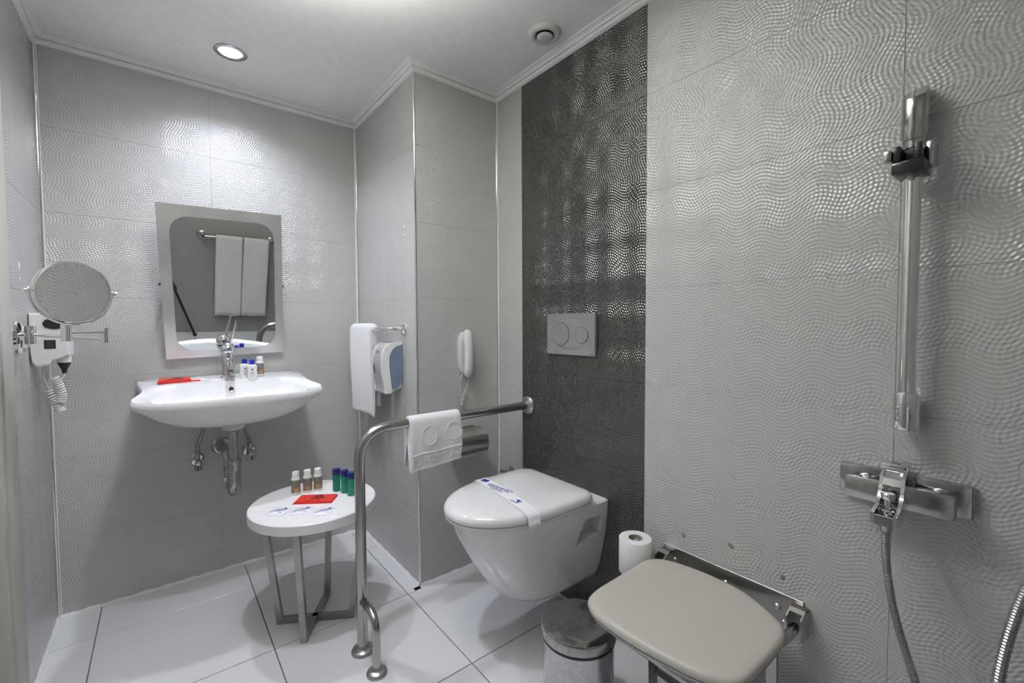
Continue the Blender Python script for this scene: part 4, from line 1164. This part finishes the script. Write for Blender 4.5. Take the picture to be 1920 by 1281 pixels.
# ------------------------------------------------------------------ bath towels on the rail behind the camera (seen in the mirror)
BY = YB+.055; BZ = .872
t = thing('grab_bar', (-.64, YB, BZ), 'steel grab bar on the wall opposite, seen in the mirror with bath towels', 'rail')
obj('bar', B().tube(fillet([(-.890, YB, BZ), (-.890, BY, BZ), (-.385, BY, BZ), (-.385, YB, BZ)], .05), .0135, 18), 'steel_t', t)
for xx in (-.890, -.385): obj('flange', B().lathe([(.034, 0), (.034, .005), (.028, .011), (.014, .014)], (xx, YB, BZ), (0, 1, 0), 32), 'steel', t)
for cx, l, sd in ((-.706, 'left', 4), (-.508, 'right', 8)):
    b, _ = drape((cx, BY, BZ), (-1, 0, 0), .0955, .0145, .69, .64, .007, .002, sd, .02, nu=16, bulge=.0)
    tw = thing('bath_towel', (cx, BY, BZ), 'long white bath towel seen in the mirror, %s one of the pair' % l, 'towel', 'bath towels on the grab bar')
    obj('cloth', b, 'towel2', tw, 180)

# tripod (its leg shows in the mirror)
t = thing('camera_tripod', (-1.24, -1.61, 0), 'black camera tripod whose leg shows at the left of the mirror', 'tripod')
topc = Vector((-1.235, -1.640, .93))
obj('centre_column', B().tube([topc-Vector((0, 0, .30)), topc+Vector((0, 0, .03))], .013, 16), 'black', t)
obj('leg_collar', B().lathe([(.022, -.02), (.028, -.015), (.028, .012), (.02, .018)], topc-Vector((0, 0, .03)), (0, 0, 1), 24), 'black', t)
for ft in ((-.945, -1.655, .012), (-1.46, -1.62, .012), (-1.25, -1.56, .012)):
    ft = Vector(ft); a = topc-Vector((0, 0, .03)); mid = a.lerp(ft, .52)
    obj('leg', B().tube([a, mid], .014, 14).tube([mid, ft], .0095, 14), 'black', t)
    obj('leg_clamp', B().lathe([(.012, -.022), (.018, -.018), (.018, .018), (.012, .022)], mid, ft-a, 16), 'rubber', t)
    obj('rubber_foot', B().lathe([(.012, .0), (.014, .006), (.014, .022), (.010, .026)], (ft.x, ft.y, 0), (0, 0, 1), 16), 'rubber', t)

# ------------------------------------------------------------------ filled drill holes in the tiles
def patch(p, n, r1, r2, ang, m, lab):
    M = Matrix.Translation(Vector(p)) @ Vector((0, 0, 1)).rotation_difference(Vector(n)).to_matrix().to_4x4() @ Matrix.Rotation(ang, 4, 'Z')
    rnd = random.Random(int(1e4*abs(p[1])+1e3*p[2])); N = 14; k = [rnd.uniform(.75, 1.15) for _ in range(N)]
    rg = [[M @ Vector((r1*s*k[j]*math.cos(2*PI*j/N), r2*s*k[j]*math.sin(2*PI*j/N), h)) for j in range(N)] for s, h in ((1, 0), (.9, .0008), (.4, .0013))]
    o = obj('filler_patch', B().loft(rg), m, None, 60)
    return tag(o, lab, 'filler patch', 'old drill holes filled on the walls')
patch((-.0003, -.926, .436), (-1, 0, 0), .007, .006, .3, 'patch_d', 'grey filled drill hole left of three above the shower seat')
patch((-.0003, -1.065, .460), (-1, 0, 0), .011, .006, .9, 'patch_d', 'grey filled drill hole middle of three above the shower seat')
patch((-.0003, -1.195, .431), (-1, 0, 0), .007, .006, .1, 'patch_d', 'grey filled drill hole right of three above the shower seat')
patch((XL+.0003, .322, 1.250), (1, 0, 0), .006, .013, PI/2, 'patch', 'white filler spot on the left wall, upper of two')
patch((XL+.0003, .326, 1.212), (1, 0, 0), .004, .007, PI/2, 'patch', 'white filler spot on the left wall, lower of two')
patch((XC-.0003, .100, 1.476), (-1, 0, 0), .004, .005, 0, 'patch', 'white filler spot on the column side, upper of two')
patch((XC-.0003, .101, 1.444), (-1, 0, 0), .004, .004, 0, 'patch', 'white filler spot on the column side, lower of two')
patch((XC-.0003, .553, 1.468), (-1, 0, 0), .004, .004, 0, 'patch', 'white filler spot on the column side beside the back corner')
